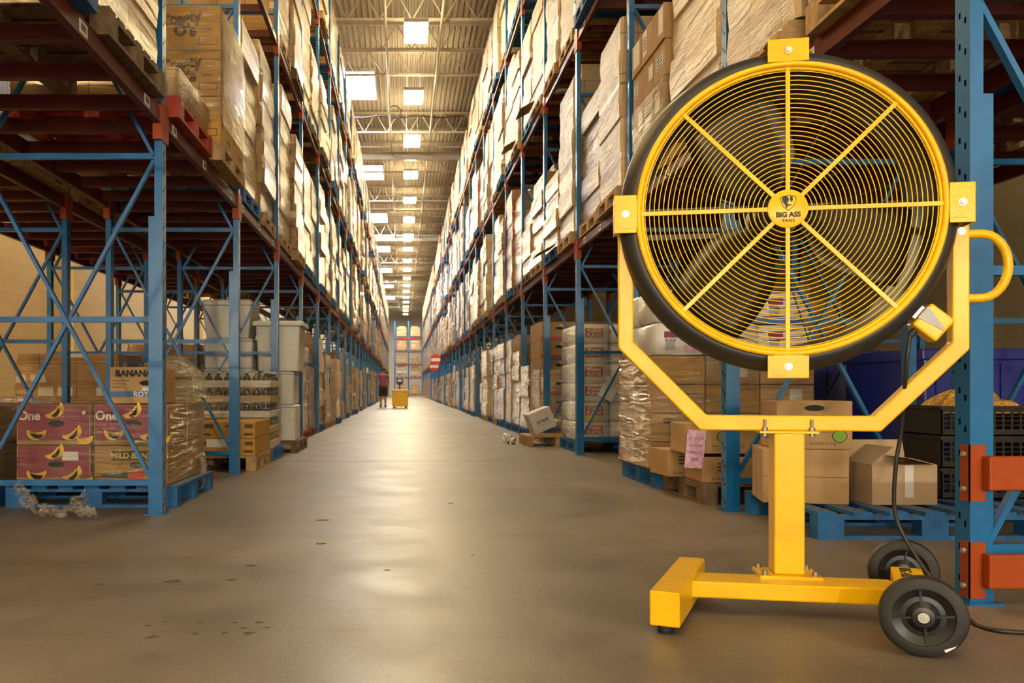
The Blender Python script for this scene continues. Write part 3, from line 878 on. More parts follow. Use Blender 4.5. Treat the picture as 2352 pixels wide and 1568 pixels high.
for i, half, st in ((2,1,0),(3,0,0),(3,1,0)):
    load(1, XRB, RY[i]+.05+2.5*(.27 if half == 0 else .73), -1, i+1, ('near', 'far')[half], st, 3, row=' back')
fo = part('distant_pallet_loads', far_stuff, WR + [M['pallet_wood']])
tag(fo, 'rows of pale wrapped pallet loads at the far end of both racks', 'pallet loads', None, 'stuff')
print('loads', n_loads)

# ------------------------------------------------------------------ cartons
def carton_mesh(w_, d_, h_, mat, bevel=.004):
    mb = MB(); r = bevel
    return loft([(0,0,w_,d_,0.0),(0,0,w_,d_,h_)], mb).mesh('carton', M[mat], 30)
_cm = {}
def cmesh(w_, d_, h_, mat='card'):
    k = (w_, d_, h_, mat)
    if k not in _cm:
        mb = MB(); mb.box(-w_/2, w_/2, -d_/2, d_/2, 0, h_)
        _cm[k] = mb.mesh('carton', M[mat])
    return _cm[k]
def cpart(parent, w_, d_, h_, loc, mat='card', name='carton', rz=0, bevel=.006):
    return link(name, cmesh(w_, d_, h_, mat), parent, loc, (0,0,rz), bevel=bevel)
def panel(parent, name, mat, x0, x1, z0, z1, y, t=.0012):
    return part(name, MB().box(x0, x1, y-t, y+.0005, z0, z1), M[mat], parent)
def hole(parent, x, z, y, w_=.10, h_=.035, name='hand_hole'):
    pts = [(x + w_/2*cos(a)*min(1, 1.25*abs(cos(a))**.0), z + h_/2*sin(a)) for a in [2*pi*k/16 for k in range(16)]]
    Mx = Matrix.Translation((0, y-.0018, 0)) @ Matrix.Rotation(pi/2, 4, 'X')
    return part(name, MB().prism([(a, b) for a, b in pts], Mx, .0008), M['dark_hole'], parent)
def flat(parent, name, poly, mat, y, t=.001):
    """flat print on a face that looks toward -Y; poly in (x, z)"""
    Mx = Matrix.Translation((0, y, 0)) @ Matrix.Rotation(pi/2, 4, 'X')
    return part(name, MB().prism(poly, Mx, t), M[mat], parent)
def banana_poly(cx, cz, L=.10, a0=0.3, fat=.022):
    top = []; bot = []
    for k in range(9):
        a = -2.6 + 2.1*k/8
        w_ = fat*sin(pi*(k+.6)/9.2)
        top.append((cx + (L*.62+w_)*cos(a), cz + L*.6 + (L*.62+w_)*sin(a)))
        bot.append((cx + (L*.62-w_)*cos(a), cz + L*.6 + (L*.62-w_)*sin(a)))
    return top + bot[::-1]
def rot_poly(p, ang, c):
    return [(c[0] + (x-c[0])*cos(ang) - (z-c[1])*sin(ang), c[1] + (x-c[0])*sin(ang) + (z-c[1])*cos(ang)) for x, z in p]
def apple(parent, cx, cz, y, r=.035):
    def o(sc):
        return [(cx + sc*r*(1+.10*cos(2*a))*cos(a)*(1.0 if sin(a) > -.3 else .92), cz + sc*r*(sin(a)*1.02 - (.16 if abs(cos(a)) < .12 and sin(a) > 0 else 0))) for a in [2*pi*k/24 for k in range(24)]]
    flat(parent, 'apple_outline', o(1.10), 'ink', y-.0005)
    flat(parent, 'apple_print', o(0.98), 'apple_green', y-.0012)
    flat(parent, 'apple_stem', [(cx-.002,cz+r*.8),(cx+.003,cz+r*.8),(cx+.010,cz+r*1.35),(cx+.005,cz+r*1.38)], 'ink', y-.0014)

# -------- left rack, first floor place: wrapped banana cartons on a blue pallet
def film_skin(parent, wx, wy, z0, z1, seed, mat='film', cx=0, cy_=0, tiers=6, grow=.012, cap=False):
    r = random.Random(seed); rings = []
    for i in range(tiers+1):
        z = z0 + (z1-z0)*i/tiers
        rings.append((cx + r.uniform(-.006,.006), cy_ + r.uniform(-.006,.006), wx+grow+r.uniform(-.006,.010), wy+grow+r.uniform(-.006,.010), z))
    mb = loft(rings, None, cap)
    return part('stretch_film', mb, M[mat], parent, smooth=60)
t = thing('banana_carton_load', 'film-wrapped magenta banana cartons on a blue pallet behind first left post', 'pallet load', (-2.10, 6.58, 0), 0)
link('pallet', pallet_mesh('pallet_blue', 1.12, 1.16), t, None, (0,0,pi/2))
bw, bd, bh = .50, .54, .27
for ti in range(2):
    for ci in range(2):
        for ri in range(2):
            x = -.262 + ci*.524; yb = -.275 + ri*.55
            pink = not (ci == 1 and ti == 0)
            c = cpart(t, bw, bd, bh, (x, yb, .147 + ti*.275), 'card_gold' if (ti == 0 and ci == 1) else 'card', 'banana_carton')
            if ri == 0:
                yf = -bd/2
                if pink:
                    panel(c, 'printed_panel', 'maroon', -bw/2+.008, bw/2-.008, .055 if ti == 0 else .03, bh-.004, yf)
                    if ti == 1:
                        letter('One', .085, M['ink_white'], c, (-.165, yf-.002, .195), bold=.0025)
                    for bx, bz, an in ((-.02,.245,.6), (.005,.25,.95), (-.12,.10,-.3), (-.105,.11,.1), (.10,.10,.5), (.125,.10,.9), (.21,.07,.1)):
                        flat(c, 'banana_print', rot_poly(banana_poly(bx, bz-.045), an, (bx, bz)), 'banana', yf-.0014)
                    hole(c, .02, .145, yf-.001, .11, .045)
                else:
                    panel(c, 'printed_panel', 'green_print', -.13, bw/2-.005, .17, .235, yf)
                    letter('MILD BANANAS', .055, M['banana'], c, (.06, yf-.002, .20), bold=.0008)
                    panel(c, 'printed_panel', 'green_print', -.20, -.02, .05, .085, yf)
                    panel(c, 'red_oval_print', 'red_print', -.01, .09, .04, .095, yf)
                    hole(c, .04, .14, yf, .10, .04)
                if ti == 0 and ci == 0:
                    panel(c, 'paper_label', 'paper', .06, .17, .17, .23, yf-.002)
                if ti == 1 and ci == 0:
                    flat(c, 'sticker', [(.19,.215),(.205,.235),(.222,.222),(.207,.202)], 'paper', yf-.002)
film_skin(t, 1.03, 1.09, .16, .695, 3, tiers=7)
cp = MB()
rr = random.Random(5); rings = []
for z, f, g in ((.696,1.0,1.0),(.80,1.0,.98),(.92,.95,.9),(1.0,.7,.7),(1.05,.4,.35)):
    rings.append((.33+rr.uniform(-.02,.02), .25+rr.uniform(-.02,.02), .40*f, .50*g, z))
loft(rings, cp); part('loose_film_top', cp, M['film_bunched'], t, smooth=70)
# torn film hanging at the aisle corner
tf = MB(); tf.tube([(.52,.40,.30),(.545,.42,.2),(.53,.40,.12),(.55,.38,.06),(.53,.36,.02)], [.03,.022,.03,.014,.004], 7)
part('torn_film_tail', tf, M['film_dense'], t, smooth=70)
# the single banana carton on top
t = thing('single_banana_carton', 'brown banana carton with blue band lying on top of the wrapped banana cartons', 'carton', (-1.83, 6.30, .70), 0)
cpart(t, .345, .40, .25, (0,0,0), 'card', 'carton_body')
letter('BANANAS', .060, M['ink'], t, (.005, -.203, .205), bold=.003)
panel(t, 'printed_band', 'blue_print', -.170, .170, .045, .085, -.2)
hole(t, .08, .14, -.2, .10, .035)
panel(t, 'paper_label', 'paper', .05, .15, .088, .112, -.202)
letter('ROYAL', .05, M['ink_white'], t, (.07, -.2035, .063), bold=.001)
for k in range(3): panel(t, 'fine_print', 'ink_brown', -.16, -.16+.12-.02*k, .155-.022*k, .159-.022*k, -.2)
# a wrapped load to the left of it, in the back row
t = thing('wrapped_carton_load', 'film-wrapped brown cartons at left edge beside the magenta banana cartons', 'pallet load', (-3.32, 6.62, 0), 0)
link('pallet', pallet_mesh('pallet_blue', 1.16, 1.12), t)
for ti in range(2):
    for ci in range(2):
        cpart(t, .52, 1.04, .27, (-.27+ci*.535, 0, .147+ti*.275), 'card')
film_skin(t, 1.06, 1.05, .16, .74, 9)
# film scraps under the frame
def scrap(name, label, pts, rad, seed, mat='film_dense', n=9):
    """a crumpled sheet draped along a line of points"""
    r = random.Random(seed); mb = MB(); vs = []; fs = []
    P = []
    for i in range(len(pts)-1):
        for k in range(6):
            f = k/6; P.append(tuple(pts[i][q]*(1-f)+pts[i+1][q]*f for q in range(3)) + (rad[i]*(1-f)+rad[i+1]*f,))
    m = 12
    for i, (x, y, z, w_) in enumerate(P):
        for j in range(m):
            u = (j/(m-1)-.5)*2
            a = u*1.5 + .5*sin(i*.9+seed)
            vs.append((x + w_*.9*sin(a)*.5 + r.uniform(-.014,.014), y + w_*u*1.1 + r.uniform(-.012,.012), max(.002, z + w_*(cos(a)-.45) + r.uniform(-.022,.022))))
    for i in range(len(P)-1):
        for j in range(m-1):
            if r.random() > .06: fs.append((i*m+j, i*m+j+1, (i+1)*m+j+1, (i+1)*m+j))
    mb.add(vs, fs)
    o = part(name, mb, M[mat], None, smooth=40)
    return tag(o, label, 'plastic film')
scrap('film_scrap', 'crumpled clear film hanging under the first left frame near the floor', [(-2.42,5.62,.20),(-2.36,5.6,.12),(-2.28,5.58,.05),(-2.16,5.57,.03),(-2.05,5.58,.05),(-1.98,5.60,.16)], [.03,.05,.045,.04,.05,.03], 4)
scrap('film_scrap', 'glossy clear film strip trailing on floor by the blue pallet', [(-2.04,5.50,.11),(-2.03,5.57,.10),(-2.00,5.47,.06),(-1.93,5.46,.05),(-1.88,5.46,.03)], [.02,.035,.045,.04,.02], 8)
# film loop hanging from the shelf at the top left
hl = MB(); hl.tube([(-2.62,4.0,2.50),(-2.42,4.05,2.42),(-2.25,4.1,2.36),(-2.08,4.12,2.37),(-1.98,4.15,2.47),(-1.96,4.16,2.62)], [.03,.036,.04,.036,.03,.028], 9)
tag(part('hanging_film_loop', hl, M['film_dense'], smooth=70), 'loop of clear film hanging under the shelf at top left', 'plastic film')

# -------- second left bay: flat golden cartons, then wrapped bottles
t = thing('flat_carton_load', 'two tiers of flat golden cartons on a bare wood pallet beside second left post', 'pallet load', (-1.99, 9.22, 0), 0)
link('pallet', pallet_mesh('pallet_wood', 1.12, 1.02), t)
for ti in range(2):
    for ci in range(2):
        for ri in range(2):
            c = cpart(t, .54, .49, .165, (-.275+ci*.55, -.25+ri*.5, .147+ti*.168), 'card_gold')
            if ri == 0:
                for x0, x1, z0, z1 in ((-.24,-.14,.10,.14),(-.02,.12,.115,.13),(.17,.25,.10,.14),(-.24,-.16,.03,.05),(.16,.25,.03,.055)):
                    panel(c, 'print', 'ink_brown', x0, x1, z0, z1, -.245)
panel(t, 'paper_sheet', 'paper', .07, .36, .23, .31, -.4995)
t = thing('bottle_tray_load', 'film-wrapped trays of dark bottles on a blue pallet by third left post', 'pallet load', (-1.99, 10.25, 0), 0)
link('pallet', pallet_mesh('pallet_blue', 1.12, .86), t)
bm_ = MB(); bm_.lathe([(.0,0),(.042,0),(.044,.01),(.044,.085),(.016,.125),(.016,.145),(0,.147)], 10)
bme = bm_.mesh('bottle', M['bottle'], 40)
cm_ = MB(); cm_.lathe([(.0,0),(.019,0),(.019,.018),(0,.019)], 10)
cme = cm_.mesh('bottle_cap', M['white_paint'], 40)
for ti in range(5):
    z = .147 + ti*.168
    cpart(t, 1.06, .80, .075, (0, 0, z), 'card_pale' if ti % 2 else 'card_white', 'tray')
    if ti in (1, 3, 4, 2):
        for k in range(10):
            b = link('bottle', bme, t, (-.475+k*.105, -.345, z+.020)); link('bottle_cap', cme, b, (0,0,.14))
        for k in range(6):
            b = link('bottle', bme, t, (.47, -.235+k*.112, z+.020)); link('bottle_cap', cme, b, (0,0,.14))
    else:
        cpart(t, 1.05, .79, .085, (0, 0, z+.078), 'card_gold', 'carton')
film_skin(t, 1.08, .82, .15, .99, 12, tiers=10)

# -------- third left bay: stacked white foam boxes
def foam_box(label, x0, x1, y0, y1, z0, z1, lid=.06, taper=.04, lip=.0):
    t = thing('foam_box', label, 'foam box', ((x0+x1)/2, (y0+y1)/2, z0), 0, 'white foam boxes in the third left bay')
    w_, d_, h_ = x1-x0, y1-y0, z1-z0
    b = loft([(0,0,w_-taper,d_-taper,0),(0,0,w_,d_,h_-lid-.004)]); part('box_body', b, M['foam'], t, bevel=.012)
    l = loft([(0,0,w_+lip,d_+lip,h_-lid),(0,0,w_+lip,d_+lip,h_-.02),(0,0,w_+lip-.04,d_+lip-.04,h_)]); part('lid', l, M['foam'], t)
    return t
t = thing('foam_box_pallet', 'dark pallet under the stacked white foam boxes on the left', 'pallet', (-1.93, 11.75, 0), 0); link('boards', pallet_mesh('pallet_dark', 1.24, 1.0), t)
F = [('bottom foam box in film at the aisle, under the white stack', -1.82,-1.36,11.30,11.90,.146,.60,.03,.0,0),
     ('second foam box from floor at the aisle, wrapped in film', -1.80,-1.38,11.30,11.90,.604,1.02,.03,.0,0),
     ('large foam box with thick overhanging lid nearest the aisle', -1.86,-1.30,11.28,11.95,1.024,1.66,.06,.05,.08),
     ('plain foam box at the bottom left of the white stack', -2.52,-1.87,11.28,11.95,.146,.62,.03,.0,0),
     ('foam box second from floor at left of the white stack', -2.52,-1.88,11.28,11.95,.624,1.06,.03,.02,0),
     ('foam box third from floor at left of the white stack', -2.52,-1.90,11.28,11.95,1.064,1.44,.03,.02,0),
     ('topmost tapered foam box of the white stack', -2.54,-1.91,11.26,11.95,1.444,1.93,.07,.10,0)]
for f in F: foam_box(*f)

# -------- right rack, first bay: blue pallet with loose cartons
t = thing('blue_pallet', 'worn blue pallet on the floor behind the fan, holding loose cartons', 'pallet', (2.83, 5.255, 0), R(89.5)); link('boards', pallet_mesh('pallet_blue', 1.04, 1.24), t)
t = thing('blue_pallet', 'blue pallet on the floor behind the orange guard beams at right edge', 'pallet', (4.25, 5.20, 0), R(91)); link('boards', pallet_mesh('pallet_blue', 1.04, 1.24), t)
t = thing('plain_carton', 'plain taped carton under the green-apple carton on the blue pallet', 'carton', (2.345, 5.29, .146), R(-14))
cpart(t, .46, .42, .31, (0,0,0), 'card', 'carton_body')
panel(t, 'flap_seam', 'ink_brown', -.23, .23, .152, .155, -.21)
tp = MB(); tp.box(-.2315, -.2302, -.03, .03, .0, .31); part('packing_tape', tp, M['tape'], t)
t = thing('apple_carton', 'carton printed with green apples on top of the plain carton', 'carton', (2.365, 5.25, .457), R(-8))
cpart(t, .41, .36, .275, (0,0,0), 'card', 'carton_body')
apple(t, -.135, .075, -.18); apple(t, .135, .075, -.18)
letter('NUTRITION', .030, M['ink'], t, (.02, -.1812, .135), bold=.0004)
letter('foodbank.org', .026, M['ink_brown'], t, (.045, -.1812, .035))
for k in range(2): panel(t, 'fine_print', 'ink_brown', -.03, .09, .108-.012*k, .110-.012*k, -.18)
hole(t, 0, .235, -.18, .11, .034)
pb = MB()
for k in range(4): pb.box(-.2065, -.2052, -.12+.05*k, -.10+.05*k, .05, .11)
part('side_print', pb, M['ink_brown'], t)
# open carton
t = thing('open_carton', 'small open carton with raised flaps and shiny tape on the blue pallet', 'carton', (2.83, 5.19, .146), R(2))
w_, d_, h_ = .375, .30, .225
cb = MB()
cb.box(-w_/2, w_/2, -d_/2, -d_/2+.005, 0, h_).box(-w_/2, w_/2, d_/2-.005, d_/2, 0, h_).box(-w_/2, -w_/2+.005, -d_/2+.005, d_/2-.005, 0, h_).box(w_/2-.005, w_/2, -d_/2+.005, d_/2-.005, 0, h_).box(-w_/2+.005, w_/2-.005, -d_/2+.005, d_/2-.005, 0, .005)
part('carton_body', cb, M['card_pale'], t)
fl = MB(); fl.bar((0, d_/2-.002, h_), (0, d_/2+.03, h_+.125), w_-.01, .004, (0,-1,0)); part('flap', fl, M['card_pale'], t)
fl = MB(); fl.bar((-w_/2+.002, .0, h_), (-w_/2+.13, .0, h_+.10), d_-.02, .004); part('flap', fl, M['card_pale'], t)
fl = MB(); fl.bar((w_/2-.002, .0, h_), (w_/2-.14, .0, h_+.035), d_-.02, .004); part('flap', fl, M['card_pale'], t)
fl = MB(); fl.bar((0, -d_/2+.002, h_), (0, -d_/2-.012, h_-.0), w_-.02, .003, (0,0,1)); part('flap', fl, M['card_pale'], t)
tp = MB(); tp.box(.0, .05, -d_/2-.0012, -d_/2-.0002, .04, h_); part('packing_tape', tp, M['white_bag'], t)
# yellow board lying on the pallet behind
t = MB(); t.box(2.62, 3.17, 5.56, 5.68, .1465, .172)
tag(part('loose_board', t, M['pallet_wood']), 'loose yellowish board lying on the blue pallet behind the open carton', 'board')

# -------- right rack, second bay: food cartons on a dark pallet, then the tall wrapped load
t = thing('dark_pallet', 'weathered dark pallet under food cartons beside second right post', 'pallet', (2.62, 6.63, 0), 0); link('boards', pallet_mesh('pallet_dark', 1.10, .96), t)
def food_carton(label, x0, x1, y0, y1, z0, z1, rz=0, big=False):
    t = thing('food_carton', label, 'carton', ((x0+x1)/2, (y0+y1)/2, z0), rz, 'food cartons by second right post')
    w_, d_, h_ = x1-x0, y1-y0, z1-z0
    cpart(t, w_, d_, h_, (0,0,0), 'card', 'carton_body')
    yf = -d_/2
    if big:
        apple(t, .0, h_*.55, yf, .04)
        letter('houstonfoodbank.org', .026, M['ink_brown'], t, (.03, yf-.0015, .055))
        letter('535 Portwall St. Houston', .016, M['ink_brown'], t, (.03, yf-.0015, .025))
    else:
        for k in range(3): panel(t, 'print', 'ink_brown', -.07, .05-.02*k, h_*.72-.025*k, h_*.72-.025*k+.012, yf)
    letter('foodbank', .028, M['ink_brown'], t, (-.06 if not big else -.17, yf-.0015, .03 if not big else .09))
    return t
food_carton('lower food carton next to the second right post, under the apple carton', 2.09,2.44,6.22,6.62,.146,.325)
food_carton('lower food carton nearest the aisle, in front of the wrapped load', 1.96,2.27,6.66,7.04,.146,.345, R(4))
food_carton('lower food carton behind the others, right of the post', 2.46,2.86,6.22,6.62,.146,.325)
t = food_carton('upper food carton with green apple and pink paper sign', 1.98,2.52,6.24,6.62,.347,.56, R(-2), True)
tag(t, 'upper food carton with green apple beside the pink paper sign', 'carton')
ps = MB(); ps.box(-.065,.065,-.001,.001,-.27,0)
o = part('pink_paper_sign', ps, M['pink_paper'], None, loc=(2.045, 6.205, .515), rot=(R(6), R(3), 0)); tag(o, 'pink paper sign taped to the front of the food carton', 'paper sign')
for k, (tx, sz) in enumerate((('HOUSTON', .022), ('RB FOOD', .022), ('HOLD', .03), ('FEB', .03))):
    letter(tx, sz, M['maroon'], o, (0, -.0017, -.06-.05*k))

t = thing('tall_wrapped_load', 'film-wrapped carton load topped with white packs, on blue pallet by the fan', 'pallet load', (2.66, 7.72, 0), 0)
link('pallet', pallet_mesh('pallet_blue', 1.26, 1.06), t)
for ti in range(4):
    for ci in range(3):
        for ri in range(2):
            x = -.44 + ci*.44; yb = -.265 + ri*.53
            c = cpart(t, .432, .52, .226, (x, yb, .147+ti*.230), 'card' if (ti+ci) % 3 else 'card_gold')
            if ri == 0:
                yf = -.26
                if ti == 0 and ci == 0:
                    panel(c, 'printed_panel', 'maroon', -.213, .10, .06, .20, yf); letter('One', .085, M['ink_white'], c, (-.12, yf-.002, .13), bold=.0025)
                    flat(c, 'banana_print', banana_poly(.0, .03), 'banana', yf-.0014)
                elif ti == 2 and ci == 0:
                    letter('Dried Cranberries', .036, M['ink_brown'], c, (.03, yf-.002, .155)); letter('Cranberries', .022, M['ink_brown'], c, (.09, yf-.002, .06))
                elif ti == 1 and ci == 0:
                    pts = [(-.08+.05*cos(a), .165+.024*sin(a)) for a in [2*pi*k/20 for k in range(20)]]
                    flat(c, 'oval_mark', pts, 'ink_brown', yf-.0005)
                    letter('FRUIT CUPS 4 OZ', .026, M['ink_brown'], c, (.02, yf-.002, .05))
                elif (ti+ci) % 2 == 0:
                    panel(c, 'paper_label', 'paper', .02, .12, .06, .19, yf)
for i, (x, yb, hh) in enumerate(((-.42,-.26,.26),(-.0,-.26,.25),(.42,-.26,.24),(-.42,.28,.26),(0,.28,.25),(.42,.28,.24))):
    for q in range(2):
        rgs = [(x,yb,.39,.48,1.075+q*.265),(x,yb,.42,.51,1.10+q*.265),(x,yb,.42,.51,1.075+q*.265+hh-.03),(x,yb,.38,.47,1.075+q*.265+hh)]
        pk = part('white_pack', loft(rgs), M['white_bag'], t, smooth=50)
        if i < 3:
            z = 1.075+q*.265; yf = yb-.2555
            panel(pk, 'maroon_print', 'maroon', x-.13, x-.01, z+.14, z+.19, yf)
            panel(pk, 'grey_print', 'grey_plate', x-.12, x-.04, z+.045, z+.12, yf)
            if q == 0: panel(pk, 'pink_print', 'pink_paper', x+.03, x+.19, z+.02, z+.08, yf)
            panel(pk, 'blue_mark', 'blue_print', x+.05, x+.10, z+.13, z+.15, yf)
            letter('Smile', .045, M['ink'], pk, (x-.08, yf-.002, z+.125))
film_skin(t, 1.32, 1.06, .16, 1.07, 21, tiers=9)
t = thing('wrapped_carton_load', 'golden film-wrapped cartons right of second right post behind the fan column', 'pallet load', (3.02, 9.2, 0), 0)
link('pallet', pallet_mesh('pallet_wood'), t)
link('carton_stack', stack_mesh(2, 2, 1), t)

# -------- right: blue bins, crates and bags deeper in
def bin_(name, label, x0, x1, y0, y1, z1, mat, tagtext=None, z0=0.0):
    t = thing(name, label, 'bin', ((x0+x1)/2, (y0+y1)/2, z0))
    w_, d_ = (x1-x0), (y1-y0); h_ = z1-z0
    b = MB(); b.box(-w_/2, w_/2, -d_/2, d_/2, .10, h_-.03)
    part('bin_body', b, M[mat], t, bevel=.02)
    rm = MB(); rm.box(-w_/2-.02, w_/2+.02, -d_/2-.02, d_/2+.02, h_-.08, h_); part('rim', rm, M[mat], t, bevel=.01)
    rb = MB()
    for k in range(5): rb.box(-w_/2+.08+k*(w_-.2)/4, -w_/2+.12+k*(w_-.2)/4, -d_/2-.012, -d_/2+.002, .12, h_-.1)
    part('ribs', rb, M[mat], t)
    ft = MB()
    for x in (-w_/2+.02, -.06, w_/2-.14): ft.box(x, x+.12, -d_/2+.02, d_/2-.02, 0, .1005)
    part('runner', ft, M[mat], t)
    if tagtext:
        for k, (tx, tz) in enumerate(tagtext):
            g = panel(t, 'yellow_tag', 'yellow_tag', tx-.05, tx+.05, tz-.03, tz+.03, -d_/2-.013)
            letter('fast', .05, M['ink_brown'], t, (tx, -d_/2-.0158, tz), bold=.001)
    return t
bin_('plastic_bulk_bin', 'large deep-blue plastic bulk bin behind the fan frame at right', 3.62, 4.72, 6.2, 7.3, 1.08, 'bin_blue', ((-.30,.98),(-.30,.55)))
bin_('plastic_bulk_bin', 'second deep-blue plastic bulk bin, left of the other blue bin', 3.76, 4.70, 8.46, 9.40, 1.16, 'bin_blue')
def crate(label, x0, x1, y0, y1, z0, z1, mat, n=5):
    t = thing('plastic_crate', label, 'crate', ((x0+x1)/2, (y0+y1)/2, z0))
    w_, d_, h_ = x1-x0, y1-y0, z1-z0
    b = MB(); b.box(-w_/2, w_/2, -d_/2, d_/2, 0, .008)
    for s in (-1, 1):
        b.box(-w_/2, w_/2, s*(d_/2-.003)-.003, s*(d_/2-.003)+.003, 0, h_*.22).box(-w_/2, w_/2, s*(d_/2-.003)-.003, s*(d_/2-.003)+.003, h_*.80, h_)
        b.box(s*(w_/2-.003)-.003, s*(w_/2-.003)+.003, -d_/2, d_/2, 0, h_)
        for k in range(12):
            x = -w_/2 + (w_-.012)*k/11
            b.box(x, x+.012, s*(d_/2-.003)-.003, s*(d_/2-.003)+.003, h_*.22, h_*.80)
        for q in range(3): b.box(-w_/2, w_/2, s*(d_/2-.003)-.002, s*(d_/2-.003)+.002, h_*(.34+.15*q), h_*(.34+.15*q)+.006)
    part('crate_body', b, M[mat], t)
    r_ = MB()
    for s in (-1, 1): r_.box(-w_/2-.012, w_/2+.012, s*d_/2-.012, s*d_/2+.012, h_-.02, h_).box(s*w_/2-.012, s*w_/2+.012, -d_/2+.012, d_/2-.012, h_-.02, h_)
    part('rim', r_, M[mat], t)
    return t
crate('black plastic crate stacked lowest on the pallet right of the fan', 3.20, 3.78, 5.30, 5.75, .146, .33, 'crate_black')
crate('black plastic crate second from bottom, right of the open carton', 3.20, 3.78, 5.30, 5.75, .331, .52, 'crate_black')
c = crate('black plastic crate with a yellow tag, holding snack bags', 3.20, 3.78, 5.30, 5.75, .521, .70, 'crate_black')
panel(c, 'yellow_tag', 'yellow_tag', -.12, -.0, .0, .07, -.232); letter('27', .05, M['ink_brown'], c, (-.06, -.2345, .035))
crate('black crate lowest of the stack behind the orange guard beams', 3.82, 4.42, 5.2, 5.65, .146, .35, 'crate_black')
crate('mid-blue slotted crate full of snack bags at right edge', 3.80, 4.44, 5.18, 5.67, .351, .56, 'crate_blue')
def bagpile(label, cx, cy_, z, wx, wy, h, seed):
    r = random.Random(seed); mb = MB(); n = 9
    vs = []; fs = []
    for i in range(n):
        for j in range(n):
            u, v = i/(n-1)*2-1, j/(n-1)*2-1
            hh = h*max(0, 1-u*u)*max(0, 1-v*v)**.5
            vs.append((u*wx/2, v*wy/2, max(0.0, hh + (r.uniform(-.025,.025) if hh > 0 else 0))))
    for i in range(n-1):
        for j in range(n-1): fs.append((i*n+j, (i+1)*n+j, (i+1)*n+j+1, i*n+j+1))
    mb.add(vs, fs)
    o = part('snack_bag_heap', mb, M['snack'], None, loc=(cx, cy_, z)); return tag(o, label, 'snack bags', None, 'stuff')
bagpile('heap of shiny orange snack bags in the blue crate', 4.12, 5.42, .53, .60, .44, .22, 3)
bagpile('heap of small orange bags in the black crate', 3.49, 5.52, .655, .55, .42, .14, 6)

# -------- right, fourth bay: foam plate packs on a blue pallet
t = thing('foam_plate_load', 'white packs of foam plates under film, on a pallet behind fourth right post', 'pallet load', (2.82, 11.78, 0), 0)
link('pallet', pallet_mesh('pallet_blue', 1.30, 1.12), t)
for ti in range(6):
    for ci in range(3):
        x = -.42 + ci*.42; z = .147+ti*.245
        rgs = [(x,0,.38,1.04,z),(x,0,.41,1.07,z+.02),(x,0,.41,1.07,z+.22),(x,0,.37,1.03,z+.243)]
        pk = part('plate_pack', loft(rgs), M['white_bag'], t, smooth=50)
        if ci == 0:
            panel(pk, 'red_label', 'red_print', x-.10, x+.12, z+.075, z+.195, -.536)
            letter('FOAM', .062, M['ink_white'], pk, (x+.01, -.5385, z+.160), bold=.002); letter('PLATES', .056, M['ink_white'], pk, (x+.01, -.5385, z+.105), bold=.002)
panel(t, 'yellow_label', 'yellow_tag', -.52, -.36, .40, .47, -.539)
ps = MB(); ps.box(-.10,.10,-.001,.001,-.14,.14); part('paper_sheet', ps, M['paper'], t, loc=(-.22,-.56,.80), rot=(R(-8), R(28), 0))
film_skin(t, 1.27, 1.09, .15, 1.60, 31, 'film', tiers=8)
bl = MB(); bl.tube([(.16,-.58,1.58),(.12,-.59,1.1),(.04,-.60,.55),(-.0,-.60,.16)], .008, 6); part('strap', bl, M['cable'], t, smooth=60)
t = thing('tilted_white_carton', 'small white carton leaning against the plate packs on a yellow pallet', 'carton', (2.02, 12.80, .165), R(8))
c = cpart(t, .34, .26, .30, (0,0,.05), 'card_white', 'carton_body'); c.rotation_euler = (0, R(-22), 0)
letter('propel', .07, M['ink'], c, (.0, -.132, .15), bold=.001); panel(c, 'print', 'grey_plate', -.11, .11, .09, .10, -.13)
t = thing('small_wood_pallet', 'yellow wood pallet jutting into the aisle under the white carton', 'pallet', (2.18, 12.86, 0), 0); link('boards', pallet_mesh('pallet_wood', .9, .8), t)
scrap('plastic_scrap', 'crumpled white plastic lying on the floor at foot of fifth right post', [(1.62,12.95,.04),(1.58,13.1,.06),(1.55,13.3,.05),(1.56,13.5,.06),(1.6,13.7,.04)], [.08,.13,.12,.12,.06], 15, 'white_bag')

# -------- right, fifth bay: tall stack of fruit cartons
t = thing('fruit_carton_load', 'tall stack of red-printed fruit cartons behind fifth right post', 'pallet load', (2.66, 13.98, 0), 0)
link('pallet', pallet_mesh('pallet_wood', 1.2, 1.02), t)
for ti in range(6):
    for ci in range(2):
        c = cpart(t, .585, 1.0, .275, (-.295+ci*.59, 0, .147+ti*.278), 'card')
        panel(c, 'red_band', 'red_print', -.28, .28, .01, .055, -.5); hole(c, 0, .18, -.5, .12, .04)
        panel(c, 'paper_label', 'paper', .0, .06, .21, .235, -.501)
film_skin(t, 1.18, 1.0, .15, 1.1, 41, tiers=7)

# -------- loads on the lower shelf that the photo shows clearly
t = thing('low_wrapped_load', 'low film-covered load on a red pallet above first left post', 'pallet load', (-2.06, 6.42, ZB[0]+BH), 0)
link('pallet', pallet_mesh('pallet_red', 1.16, 1.02), t)
lw = loft([(0,0,1.06,.98,.146),(0,0,1.12,1.0,.22),(.02,.05,1.08,.96,.36),(.0,.12,.8,.7,.46)])
part('covered_goods', lw, WR[1], t, smooth=60)
lf = MB(); lf.tube([(.56,-.42,.10),(.585,-.44,.18),(.57,-.3,.24),(.58,-.1,.28),(.575,.1,.30)], [.03,.06,.05,.05,.03], 8); part('loose_film', lf, M['film_dense'], t, smooth=70)
t = thing('cereal_carton_load', 'film-wrapped cereal cartons with round-letter print on the lower left shelf', 'pallet load', (-2.00, 7.52, ZB[0]+BH), 0)
link('pallet', pallet_mesh('pallet_wood', 1.16, 1.02), t)
